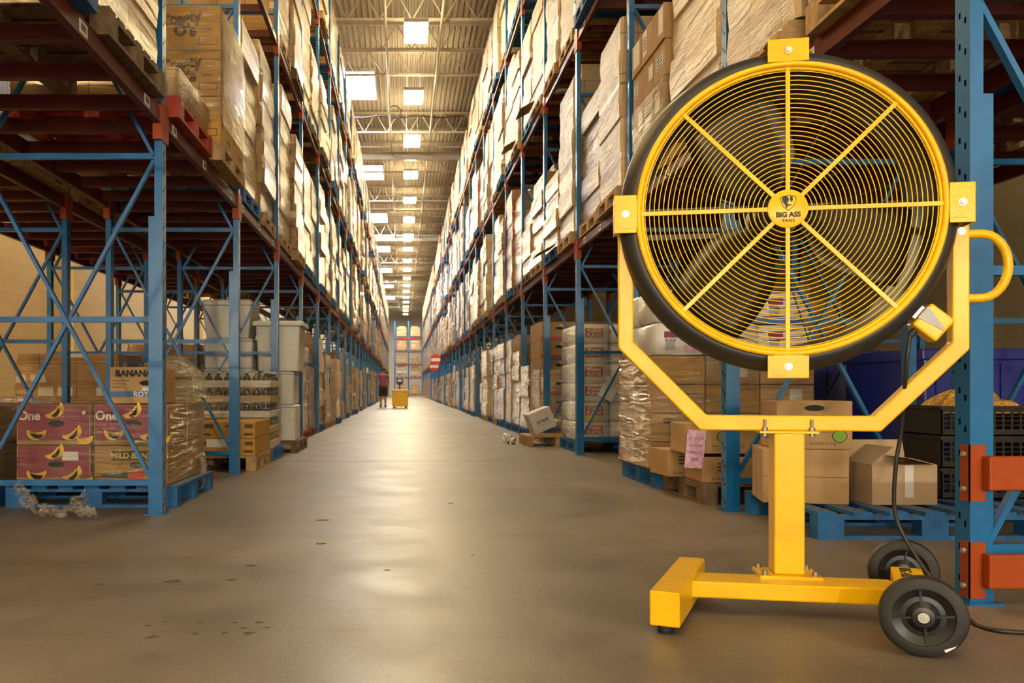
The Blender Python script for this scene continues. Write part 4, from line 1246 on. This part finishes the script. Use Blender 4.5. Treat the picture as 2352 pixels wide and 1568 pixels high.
for ti in range(3):
    for ci in range(2):
        for ri in range(2):
            c = cpart(t, .565, .49, .355, (-.285+ci*.57, -.25+ri*.5, .147+ti*.358), 'card_gold', 'cereal_carton')
            if ri == 0:
                yf = -.245
                letter('Toasty', .115, M['ink_brown'], c, (-.03, yf-.002, .250), (pi/2, R(-7), 0), bold=.007); letter("O's", .125, M['ink_brown'], c, (.0, yf-.002, .155), bold=.008)
                letter('ON ICE', .022, M['ink_brown'], c, (.17, yf-.002, .165), bold=.001)
                fr = MB(); fr.box(.11,.255,yf-.0012,yf,.045,.05).box(.11,.255,yf-.0012,yf,.10,.105).box(.11,.115,yf-.0012,yf,.05,.10).box(.25,.255,yf-.0012,yf,.05,.10)
                part('print_frame', fr, M['ink_brown'], c)
            if ci == 1:
                sp = MB(); sp.box(.2825,.2837,-.20,-.16,.12,.22).box(.2825,.2837,.02,.14,.05,.09); part('side_print', sp, M['ink_brown'], c)
film_skin(t, 1.15, 1.0, .30, 1.22, 51, tiers=8)
t = thing('labelled_carton_load', 'film-wrapped cartons with white labels on the lower right shelf above the fan', 'pallet load', (2.68, 7.68, ZB[0]+BH), 0)
link('pallet', pallet_mesh('pallet_wood', 1.16, 1.02), t)
r = random.Random(3)
for ti in range(4):
    for ci in range(2):
        for ri in range(3):
            h_ = .29
            c = cpart(t, .565, .325, h_, (-.285+ci*.57 + (-.012 if ti == 3 and ci == 0 else 0), -.335+ri*.335, .147+ti*.293), 'card')
            if ci == 0:
                a, b = ((-.14,-.02),(.0,.12),(-.10,.10))[(ti+ri) % 3]
                g = MB(); g.box(-.2842,-.2828, a, b, .06 if ti % 2 else .1, .27 if ti == 3 else .22)
                part('paper_label', g, M['paper'], c)
                if (ti+ri) % 2 == 0:
                    g = MB()
                    for k in range(4): g.box(-.2850,-.2841, a+.015, b-.02, .11+.03*k, .122+.03*k)
                    part('label_print', g, M['ink'], c)
film_skin(t, 1.15, 1.0, .16, .72, 61, tiers=6)
# bent cardboard slip-sheet flaps jutting over the beams
def flap(label, x, y, z, sx, sy, ang):
    mb = MB(); mb.bar((0,0,0), (sx*cos(ang), 0, -abs(sx)*sin(ang)), sy, .006, (0,0,1)).box(-.005,.015,-sy/2,sy/2,-.004,.002)
    o = part('cardboard_flap', mb, M['card'], None, loc=(x, y, z)); tag(o, label, 'cardboard sheet', 'cardboard flaps over the right beams')
flap('bent dark cardboard sheet jutting over the lower right beam, fourth bay', 2.08, 12.5, 2.78, -.26, .6, .5)
flap('bent cardboard sheet jutting over the middle right beam, third bay', 2.035, 9.5, 5.28, -.24, .6, .5)
flap('bent cardboard sheet jutting over the middle right beam, fifth bay', 2.04, 14.2, 5.28, -.24, .6, .5)
flap('bent cardboard sheet jutting over the middle right beam, sixth bay', 2.03, 16.4, 5.28, -.22, .6, .5)
# orange guard beams fixed to the first right post
for z, nm in ((.427, 'upper'), (.066, 'lower')):
    t = thing('guard_beam', '%s orange guard beam bolted to the first right post' % nm, 'guard beam', (XR, 3.32, z), 0, 'orange guard beams')
    b = MB(); b.box(.040, 1.1, -.052, -.004, 0, .125); part('rail', b, M['orange'], t, bevel=.006)
    c = MB(); c.box(-.006, .056, -.0045, -.0005, -.045, .165).box(-.006, -.0008, -.0045, .05, -.045, .165); part('end_bracket', c, M['orange'], t)
    for dz in (-.01, .12):
        bo = MB(); bo.cyl((-.018,.022,dz+.01), (-.005,.022,dz+.01), .010, 8); part('bolt', bo, M['galv'], t)

# ------------------------------------------------------------------ the fan
FX, FY = 1.389, 3.20
YAW = R(-11)
fan = thing('portable_drum_fan', 'large yellow and black drum fan on a wheeled yellow stand', 'fan', (FX, FY, 0), YAW)
def loc_of(x, y):                                   # world ground point -> fan space
    d = Vector((x-FX, y-FY, 0)); d.rotate(Matrix.Rotation(-YAW, 3, 'Z')); return d
CZ = 1.437
yr = -.035                                          # guard plane
# shroud: rounded front lip then a straight barrel
prof = [(.505,.015),(.509,.000),(.519,-.006),(.538,-.003),(.557,.010),(.571,.034),(.577,.060),(.571,.088),(.553,.106),(.533,.114),(.515,.125),(.500,.245),(.490,.250),(.482,.245),(.496,.06),(.499,.03)]
prof = [(r_, h_ + yr + .006) for r_, h_ in prof]
part('shroud', MB().lathe(prof, 96, 'Y', (0,0,CZ), closed=True), M['black_plastic'], fan, smooth=50)
sl = MB(); sl.ring((0,yr+.0165,CZ), .5525, .0010, 96, 6); part('shroud_seam', sl, M['grey_plate'], fan, smooth=60)
# guard: rim, wires, spokes
gb = MB(); gb.ring((0, yr-.012, CZ), .512, .0105, 96, 10)
rim = part('guard_rim', gb, M['yellow'], fan, smooth=60)
gb = MB(); gb.ring((0, yr-.006, CZ), .4975, .006, 96, 8); part('rim_wire', gb, M['yellow'], rim, smooth=60)
nr = 26
for k in range(nr):
    rr_ = .083 + k*(.489-.083)/(nr-1)
    gb = MB(); gb.ring((0, yr-.004, CZ), rr_, .0021, 80 if rr_ > .2 else 48, 6)
    part('guard_wire', gb, M['yellow'], rim, smooth=60)
for k in range(8):
    a = k*pi/4
    b = MB(); b.bar((.055*cos(a), yr-.0105, CZ+.055*sin(a)), (.505*cos(a), yr-.0105, CZ+.505*sin(a)), .006, .0155, (-sin(a),0,cos(a)))
    part('spoke', b, M['yellow'], rim, bevel=.0015)
hp = MB(); hp.lathe([(0,-.018),(.063,-.018),(.0675,-.016),(.0685,-.010),(.066,-.004),(0,-.004)], 64, 'Y', (0, yr, CZ))
hub = part('hub_plate', hp, M['yellow'], fan, smooth=40)
yl = yr - .0186
letter('BIG ASS', .0245, M['ink'], hub, (.0, yl, CZ-.022), bold=.0011, spacing=.98)
letter('FANS', .0165, M['ink'], hub, (.001, yl, CZ-.043), bold=.0003, spacing=1.08)
def shield(sc):
    P = []
    for k in range(9):
        u = -1 + 2*k/8; P.append((u*.0265, .0205 + .0055*(1-u*u)))
    P += [(.0262,.012),(.0225,-.004),(.016,-.015),(.008,-.0225),(0,-.0285),(-.008,-.0225),(-.016,-.015),(-.0225,-.004),(-.0262,.012)]
    return [(x*sc, .020 + (z)*sc) for x, z in P]
flat(hub, 'shield_outline', [(x, z+CZ) for x, z in shield(1.0)], 'ink', yl+.0007, .0006)
flat(hub, 'shield_field', [(x, z+CZ) for x, z in shield(.90)], 'yellow', yl+.0003, .0006)
body = [(-.021,.012),(-.019,.019),(-.012,.0235),(-.004,.022),(.001,.016),(.002,.009),(-.0005,.002),(-.004,-.004),(.004,-.0075),(.012,-.006),(.011,-.0095),(.003,-.012),(-.003,-.012),(-.0045,-.021),(-.009,-.017),(-.010,-.008),(-.017,-.001)]
flat(hub, 'emblem', [(x, z+CZ+.021) for x, z in body], 'ink', yl-.0002, .0006)
head = [(.004,.014),(.007,.0185),(.008,.027),(.0105,.022),(.0155,.0255),(.013,.0195),(.0155,.013),(.0145,.006),(.0105,.0015),(.0075,.005)]
flat(hub, 'emblem', [(x, z+CZ+.021) for x, z in head], 'ink', yl-.0002, .0006)
# four clips that hold guard to shroud
def clip(ang, with_tab):
    Mx = Matrix.Translation((0,0,CZ)) @ Matrix.Rotation(-ang, 4, 'Y')
    mb = MB()
    for sx, sy, sz, c in ((.138, .004, .078, (0, yr-.019, .558)), (.138, .090, .004, (0, yr+.024, .597))):
        mb.obox(Mx @ Matrix.Translation(c), sx, sy, sz)
    o = part('clip', mb, M['yellow'], fan, bevel=.0025)
    tb = MB()
    Pl = [(-.052,.038)] + [(-.052+.022*(1-cos(a)), -.012-.022*sin(a)) for a in [pi/2*k/5 for k in range(6)]] + [(.030+.022*sin(a), -.034+.022*(1-cos(a))) for a in [pi/2*k/5 for k in range(6)]] + [(.052,.038)]
    if with_tab:  # raised rounded tab on the clip face
        tb.prism(Pl, Mx @ Matrix.Translation((0, yr-.0215, .556)) @ Matrix.Rotation(pi/2, 4, 'X') @ Matrix.Scale(-1, 4, (0,1,0)), .002)
        part('clip_tab', tb, M['yellow'], o)
    bo = MB(); bo.lathe([(0,-.011),(.0085,-.011),(.0095,-.009),(.0095,-.003),(.013,-.003),(.013,0),(0,0)], 16, 'Y', (0,0,0))
    p = Mx @ Vector((0, yr-.0225, .558))
    part('bolt', bo, M['chrome'], o, smooth=30, loc=p)
clip(0, False); clip(pi/2, True); clip(pi, True); clip(-pi/2, True)
# propeller with three broad black blades, motor and rear guard
pm = MB(); pm.lathe([(0,.06),(.07,.06),(.085,.075),(.085,.14),(0,.14)], 32, 'Y', (0,0,CZ))
prop = part('propeller_hub', pm, M['blade'], fan, smooth=40)
for a in (R(116), R(234), R(344)):
    vs = []; fs = []; nr_, nc = 9, 7
    for i in range(nr_):
        r_ = .07 + (.472-.07)*i/(nr_-1)
        chord = .17 + .21*sin(pi*min(1, (i+1.2)/nr_)*.72)
        pitch = R(38) - R(18)*i/(nr_-1)
        for j in range(nc):
            u = (j/(nc-1) - .5)*chord
            tx, dy = u*cos(pitch), u*sin(pitch) + .02*(1-(2*u/chord)**2)
            th = a + tx/r_ * .98 if r_ > .2 else a + tx/.2*.98*(r_/.2)**.2
            vs.append((r_*cos(th), .115 + dy*.8, CZ + r_*sin(th)))
    for i in range(nr_-1):
        for j in range(nc-1): fs.append((i*nc+j, i*nc+j+1, (i+1)*nc+j+1, (i+1)*nc+j))
    b = part('blade', MB().add(vs, fs), M['blade'], prop, smooth=60)
    sm_ = b.modifiers.new('thick', 'SOLIDIFY'); sm_.thickness = .006
mt = MB(); mt.lathe([(0,.15),(.085,.15),(.095,.16),(.095,.23),(.085,.24),(0,.24)], 32, 'Y', (0,0,CZ)); part('motor', mt, M['black_plastic'], fan, smooth=40)
rg = MB()
for k in range(13): rg.ring((0,.242,CZ), .12+.03*k, .0016, 64, 5)
rear = part('rear_guard', rg, M['black_plastic'], fan, smooth=60)
for k in range(8):
    a = k*pi/4 + .3
    b = MB(); b.cyl((.09*cos(a),.2465,CZ+.09*sin(a)), (.488*cos(a),.2465,CZ+.488*sin(a)), .003, 6); part('rear_spoke', b, M['black_plastic'], rear)
mb_ = MB()
for s in (-1, 1): mb_.bar((-.485, .19, CZ+s*.05), (.485, .19, CZ+s*.05), .02, .02)
part('motor_mount', mb_, M['black_plastic'], fan)
# U frame
TU = .056
def tube_path(mb, pts, a):
    """square tube with mitred corners in the XZ plane"""
    vs = []; fs = []; N = len(pts)
    for i, p in enumerate(pts):
        p = Vector(p)
        d0 = (p - Vector(pts[i-1])).normalized() if i else (Vector(pts[1])-p).normalized()
        d1 = (Vector(pts[i+1]) - p).normalized() if i < N-1 else d0
        t_ = (d0+d1).normalized(); n = Vector((-t_.z, 0, t_.x)); k = 1/max(.3, t_.dot(d1))
        for sx, sy in ((-1,-1),(1,-1),(1,1),(-1,1)):
            vs.append(p + n*sx*a/2*k + Vector((0, sy*a/2, 0)))
    for i in range(N-1):
        for q in range(4): fs.append((i*4+q, i*4+(q+1)%4, (i+1)*4+(q+1)%4, (i+1)*4+q))
    fs += [(0,1,2,3), tuple((N-1)*4+q for q in (3,2,1,0))]
    return mb.add(vs, fs)
AX = .570; YU = .060
uf = MB(); tube_path(uf, [(-AX,YU,1.455),(-AX,YU,.965),(-.292,YU,.676),(.300,YU,.676),(AX,YU,.950),(AX,YU,1.462)], TU)
part('yoke_frame', uf, M['yellow'], fan, bevel=.006)
for s in (-1, 1):
    pv = MB(); pv.cyl((s*.535, YU, CZ-.05), (s*(AX+.045), YU, CZ-.05), .010, 12); part('pivot_bolt', pv, M['chrome'], fan, smooth=30)
    pv = MB(); pv.obox(Matrix.Translation((s*.5385, YU-.0, CZ-.02)), .005, .05, .13); part('pivot_plate', pv, M['yellow'], fan)
    for dz in (-.085, -.025):
        if s > 0:
            pv = MB(); pv.lathe([(0,-.008),(.008,-.008),(.008,-.003),(.013,-.003),(.013,0),(0,0)], 14, 'Y', (0,0,0)); part('bolt', pv, M['chrome'], fan, loc=(AX, YU-TU/2, CZ+dz))
hd = MB(); P = [(AX+.02, YU, 1.345)]
for k in range(13):
    a = pi/2 - pi*k/12; P.append((AX+.075+.085*cos(a), YU, 1.232+.113*sin(a)))
P.append((AX+.02, YU, 1.119)); hd.tube(P, .0155, 12); part('push_handle', hd, M['yellow'], fan, smooth=60)
# column
cm = MB(); cm.box(-.052,.052,YU-.052,YU+.052,.132,.640); part('column', cm, M['yellow'], fan, bevel=.006)
tp = MB(); tp.box(-.10,.10,YU-.05,YU+.05,.640,.6478); part('top_plate', tp, M['yellow'], fan)
bp = MB(); bp.box(-.105,.105,YU-.085,YU+.085,.121,.132); part('foot_plate', bp, M['yellow'], fan)
for sx in (-1, 1):
    bo = MB(); bo.cyl((sx*.08,YU-.036,.628),(sx*.08,YU-.036,.690),.005,10); bo.cyl((sx*.08,YU-.036,.630),(sx*.08,YU-.036,.639),.010,6); bo.cyl((sx*.08,YU-.036,.649),(sx*.08,YU-.036,.661),.010,6); part('bolt', bo, M['bolt_steel'], fan)
    for sy in (-1, 1):
        bo = MB(); bo.cyl((sx*.085,YU+sy*.062,.13),(sx*.085,YU+sy*.062,.148),.010,6); part('bolt', bo, M['bolt_steel'], fan)
# base: foot bar, cross beam, axle bar
def local_bar(name, p, q, a, z0, z1, mat='yellow', bevel=.005):
    A = loc_of(*p); B = loc_of(*q)
    mb = MB(); mb.bar((A.x,A.y,(z0+z1)/2), (B.x,B.y,(z0+z1)/2), a, z1-z0); return part(name, mb, M[mat], fan, bevel=bevel)
foot = local_bar('foot_bar', (.852,2.905), (1.135,3.50), .096, .026, .140)
A = loc_of(1.01, 3.245); B = loc_of(1.72, 3.105)
bm2 = MB(); bm2.bar((A.x,A.y,.0915), (B.x,B.y,.0915), .165, .059); part('base_beam', bm2, M['yellow'], fan, bevel=.006)
axle = local_bar('axle_bar', (1.600,2.775), (1.835,3.255), .100, .062, .150)
ad = Vector((1.835-1.600, 3.255-2.775, 0)).normalized()
la = loc_of(FX+ad.x, FY+ad.y).normalized()
aa = math.atan2(la.y, la.x)
c_ = loc_of(1.775, 3.13)
letter('BIG ASS FANS', .052, M['ink'], axle, (c_.x-.02, c_.y-.04, .1512), (0,0,aa+pi), bold=.001)
for p in ((.865,2.935), (1.125,3.475)):
    l = loc_of(*p); b = MB(); b.lathe([(0,0),(.024,0),(.026,.004),(.026,.024),(.015,.027),(0,.027)], 20, 'Z', (l.x,l.y,0)); part('rubber_foot', b, M['rubber'], foot, smooth=40)
# wheels
def wheel(px, py, out):
    l = loc_of(px, py); ax = la*out
    ang = math.atan2(ax.y, ax.x)
    mb = MB()
    r0 = .119
    mb.lathe([(.085,-.030),(.107,-.031),(.116,-.026),(r0,-.016),(r0,.016),(.116,.026),(.107,.031),(.085,.030)], 56, 'X', closed=True)
    o = part('wheel', mb, M['rubber'], fan, smooth=40, loc=(l.x, l.y, r0+.0003), rot=(0,0,ang))
    h = MB(); h.lathe([(.088,-.022),(.088,.022),(.078,.018),(.060,.010),(.046,.012),(.030,.026),(.018,.028),(.018,-.028),(.030,-.026),(.046,-.012),(.060,-.010),(.078,-.018)], 48, 'X', closed=True)
    hb = part('wheel_hub', h, M['wheel_hub'], o, smooth=30)
    for k in range(4):
        a = k*pi/2 + .12; mb = MB(); mb.bar((0, .022*cos(a), .022*sin(a)), (0, .080*cos(a), .080*sin(a)), .006, .046, (1,0,0)); part('hub_rib', mb, M['wheel_hub'], o)
    n = MB(); n.lathe([(0,.040),(.008,.040),(.009,.032),(.016,.032),(.016,.026),(0,.026)], 12, 'X'); part('axle_nut', n, M['chrome'], o, smooth=30)
    return o
w1 = wheel(1.562, 2.680, -1); w2 = wheel(1.870, 3.335, 1)
ws = MB(); ws.add([(.0318,.052,-.088),(.0318,.080,-.075),(.0318,.086,-.068),(.0318,.079,-.080),(.0318,.056,-.096)], [(0,1,2,3,4)]); part('white_sticker', ws, M['paper'], w1)
ax_ = MB(); A = loc_of(1.562,2.680); B = loc_of(1.870,3.335); ax_.cyl((A.x,A.y,.1193),(B.x,B.y,.1193),.010,12); part('axle', ax_, M['galv'], fan)
# switch box on the shroud
Mb = Matrix.Translation((0,0,CZ)) @ Matrix.Rotation(R(130), 4, 'Y') @ Matrix.Translation((0,.02,.632))
sb = MB(); sb.obox(Mb, .098, .075, .098); box_ = part('switch_box', sb, M['yellow'], fan, bevel=.008)
pb = MB(); pb.prism([(-.030,-.052),(.020,-.052),(.004,.040),(-.004,.040)], Mb @ Matrix.Translation((0,-.0388,0)) @ Matrix.Rotation(pi/2, 4, 'X'), .0016); part('grey_plate', pb, M['grey_plate'], box_)
st = MB(); st.obox(Mb @ Matrix.Translation((0,0,-.0575)), .05, .04, .012); part('mounting_strap', st, M['galv'], box_)
gl_ = MB(); q0 = Mb @ Vector((.054,-.012,-.025)); q1 = Mb @ Vector((.078,-.012,-.025)); gl_.cyl(q0, q1, .012, 12); part('cable_gland', gl_, M['rubber'], box_)
# power cord: from the box down past the axle and away over the floor
rotm = Matrix.Rotation(YAW, 3, 'Z')
XOFF = -.018
for o in fan.children:
    if o.name.split('.')[0] in ('shroud', 'shroud_seam', 'guard_rim', 'hub_plate', 'clip', 'propeller_hub', 'motor', 'rear_guard', 'motor_mount', 'switch_box'): o.location.x += XOFF
g0 = rotm @ (Vector(q1) + Vector((XOFF,0,0))) + Vector((FX,FY,0))
def spline(pts, n=8):
    out = []; P = [Vector(p) for p in pts]; P = [2*P[0]-P[1]] + P + [2*P[-1]-P[-2]]
    for i in range(1, len(P)-2):
        for k in range(n):
            t_ = k/n; a, b, c, d = P[i-1], P[i], P[i+1], P[i+2]
            out.append(.5*((2*b) + (-a+c)*t_ + (2*a-5*b+4*c-d)*t_*t_ + (-a+3*b-3*c+d)*t_**3))
    out.append(P[-2]); return out
cord = MB()
CW = [g0, g0+Vector((-.012,.0,-.10)), (1.80,3.22,.66), (1.79,3.24,.52), (1.80,3.26,.34), (1.85,3.22,.20), (1.90,3.13,.08), (1.93,3.02,.009), (1.945,2.93,.0085), (2.02,2.90,.0085), (2.25,2.83,.0085), (2.7,2.82,.0085)]
CL = []
for p in CW:
    l = loc_of(p[0], p[1]); CL.append((l.x, l.y, p[2]))
cord.tube(spline(CL), .0075, 8)
part('power_cord', cord, M['cable'], fan, smooth=70)

# ------------------------------------------------------------------ far end of the aisle
# end rack facing the camera
EX0, EX1, EY = -0.95, 2.30, 104.0
t = thing('end_rack', 'blue and orange rack across the far end of the aisle', 'rack', (0, EY, 0), 0)
for x in (-.92, .68, 2.28):
    b = MB(); b.box(x-.06,x+.06,0,.1,0,8.7).box(x-.06,x+.06,1.1,1.2,0,8.7); part('post', b, M['blue'], t)
for z in (2.0, 3.55, 5.1, 6.65):
    b = MB(); b.box(-.86,2.22,-.03,.03,z,z+.14).box(-.86,2.22,1.15,1.2,z,z+.14); part('shelf_beam', b, M['orange'], t)
k = 0
for zi, z in enumerate((0.0, 2.14, 3.69, 5.24, 6.79)):
    for ci, x in enumerate((-.12, 1.48)):
        lt = thing('wrapped_pallet_load', '%s wrapped load on the far end rack, %s level from the floor' % (('left', 'right')[ci], nth(zi+1)), 'pallet load', (x, EY+.55, z), 0, 'pallet loads of the far end rack')
        link('pallet', pallet_mesh('pallet_blue' if zi else 'pallet_wood'), lt); link('carton_stack', stack_mesh((3,1,4,3,1,0,2,3,1,3)[k], 0 if z == 3.69 else 1, k % 3), lt); k += 1
# yellow battery tug in the aisle
t = thing('yellow_pallet_tug', 'yellow walk-behind pallet tug standing in the aisle far ahead', 'pallet truck', (-.11, 37.4, 0), 0)
b = MB(); b.box(-.34,.34,0,.7,.06,.66); part('body', b, M['tugger'], t, bevel=.03)
b = MB(); b.box(-.35,.35,-.01,.71,.662,.78); part('battery_cover', b, M['tugger'], t, bevel=.03)
for sx in (-.24, .24):
    b = MB(); b.box(sx-.08,sx+.08,.7,1.9,.09,.15); part('fork', b, M['tugger'], t)
    b = MB(); b.cyl((sx-.03,.1,.07),(sx+.03,.1,.07),.07,16); part('wheel', b, M['rubber'], t)
b = MB(); b.bar((-.02,.35,.78),(-.02,.30,1.08),.05,.05); tl = part('tiller', b, M['rubber'], t)
b = MB(); b.ring((-.02,.28,1.12),.13,.022,24,6); b.bar((-.13,.28,1.06),(.09,.28,1.06),.05,.07); part('tiller_handle', b, M['rubber'], tl)
# no-entry signs clipped to the right rack
for y, z, lab in ((49.5, 2.42, 'upper round red and white sign on the right rack beam far ahead'), (52.2, 2.12, 'lower round red and white sign beyond the first on the right rack')):
    t = thing('round_sign', lab, 'sign', (XR-.28, y, z), 0, 'round red signs')
    b = MB(); b.cyl((0,0,0),(0,.02,0),.30,32); part('sign_disc', b, M['red_print'], t)
    b = MB(); b.box(-.25,.25,-.006,-.001,-.08,.08); part('white_bar', b, M['paper'], t)
    b = MB(); b.box(.20,.31,.02,.035,-.05,2.52-z).box(.28,.31,.02,.035,-.05,2.52-z); part('sign_arm', b, M['galv'], t)

# person at the left rack, seen from behind, reaching up to a load
pr = thing('person', 'person in maroon shirt and black shorts reaching into the left rack', 'person', (-.86, 39.2, 0), R(8))
def skin_body(name, joints, edges, mat, parent, sub=2, root=0):
    me = bpy.data.meshes.new(name); me.from_pydata([j[0] for j in joints], edges, [])
    me.materials.append(mat)
    o = link(name, me, parent)
    sk = o.modifiers.new('skin', 'SKIN'); sk.use_smooth_shade = True
    for i, j in enumerate(joints):
        v = me.skin_vertices[0].data[i]; rr = j[1]
        v.radius = rr if isinstance(rr, tuple) else (rr, rr); v.use_root = (i == root)
    s_ = o.modifiers.new('sub', 'SUBSURF'); s_.levels = sub; s_.render_levels = sub
    return o
J = [((0,0,.93),(.11,.08)),((0,0,1.08),(.105,.075)),((0,.0,1.26),(.125,.08)),((0,.0,1.40),(.105,.075)),((0,.01,1.48),.055),((0,.03,1.56),(.075,.09)),((0,.03,1.66),(.08,.095)),((0,.03,1.73),.05),
     ((-.17,.0,1.40),.06),((-.33,.03,1.36),.045),((-.50,.10,1.44),.035),((-.56,.13,1.47),.03),
     ((.17,.0,1.39),.06),((.25,.02,1.14),.042),((.24,.10,.92),.033),((.24,.12,.85),.03),
     ((-.09,0,.86),.075),((-.10,.0,.50),.062),((-.10,-.02,.30),.058),((-.10,0,.09),.038),((-.10,.14,.035),.035),
     ((.09,0,.86),.075),((.10,.02,.50),.062),((.10,.0,.30),.058),((.11,.02,.09),.038),((.11,.16,.035),.035)]
E = [(0,1),(1,2),(2,3),(3,4),(4,5),(5,6),(6,7),(3,8),(8,9),(9,10),(10,11),(3,12),(12,13),(13,14),(14,15),(0,16),(16,17),(17,18),(18,19),(19,20),(0,21),(21,22),(22,23),(23,24),(24,25)]
skin_body('body', J, E, M['skin'], pr)
JS = [((0,0,.84),(.185,.14)),((0,0,.98),(.178,.135)),((0,0,1.10),(.160,.122)),((0,0,1.26),(.178,.125)),((0,0,1.40),(.135,.105)),((-.18,0,1.405),.076),((-.29,.02,1.375),.068),((.18,0,1.395),.076),((.235,.015,1.22),.062)]
skin_body('shirt', JS, [(0,1),(1,2),(2,3),(3,4),(4,5),(5,6),(4,7),(7,8)], M['shirt'], pr)
JT = [((0,0,1.06),(.15,.11)),((0,0,.94),(.172,.128)),((-.095,0,.82),.125),((-.105,0,.44),.105),((.095,0,.82),.125),((.105,.02,.44),.105)]
skin_body('shorts', JT, [(0,1),(1,2),(2,3),(1,4),(4,5)], M['shorts'], pr)
hr = MB()
hv = []
for i in range(9):
    th = pi*.62*i/8
    for j in range(16):
        a = 2*pi*j/16; rr = .108 if sin(a) < .3 else .098
        z = 1.655 + .112*cos(th); 
        hv.append((rr*sin(th)*cos(a)*.92, .025 + rr*1.1*sin(th)*sin(a) - (.012 if i > 5 and sin(a) < 0 else 0), z))
hf = [(i*16+j, i*16+(j+1) % 16, (i+1)*16+(j+1) % 16, (i+1)*16+j) for i in range(8) for j in range(16)]
part('hair', MB().add(hv, hf), M['hair'], pr, smooth=80)
for sx in (-.1, .11):
    sh = loft([(sx,.06,.10,.27,.0),(sx,.06,.105,.28,.04),(sx,.03,.085,.16,.10)]); part('shoe', sh, M['shoe'], pr, smooth=60)
for sx, c, sg in ((-.575,(-.56,.13,1.47),-1), (.24,(.24,.12,.85),1)):
    dr = Vector((-1,.35,.3)).normalized() if sg < 0 else Vector((0,.15,-1)).normalized()
    side_ = Vector((0,.8,-.4)).normalized() if sg < 0 else Vector((0,1,.1)).normalized()
    c = Vector(c); hm = MB()
    hm.tube([c, c+dr*.04, c+dr*.085], [.026,.034,.030], 8)
    hand = part('hand', hm, M['skin'], pr, smooth=70)
    for k in range(4):
        b0 = c + dr*.08 + side_*(-.027+.018*k); fg = MB(); Lf = (.062,.072,.068,.052)[k]
        fg.tube([b0, b0+dr*Lf*.5, b0+dr*Lf*.9+Vector((0,0,-.018))], [.009,.0085,.007], 6); part('finger', fg, M['skin'], hand, smooth=70)
    b0 = c + dr*.03 - side_*.03; fg = MB(); fg.tube([b0, b0+dr*.03-side_*.022, b0+dr*.055-side_*.026], [.011,.010,.008], 6); part('thumb', fg, M['skin'], hand, smooth=70)
b = MB(); b.box(-.13,.13,-.11,.11,0,.24)
o = part('white_carton', b, M['card_white'], None, bevel=.006, loc=(-1.66, 39.42, 1.50)); tag(o, 'white carton on top of the load the person reaches for', 'carton')
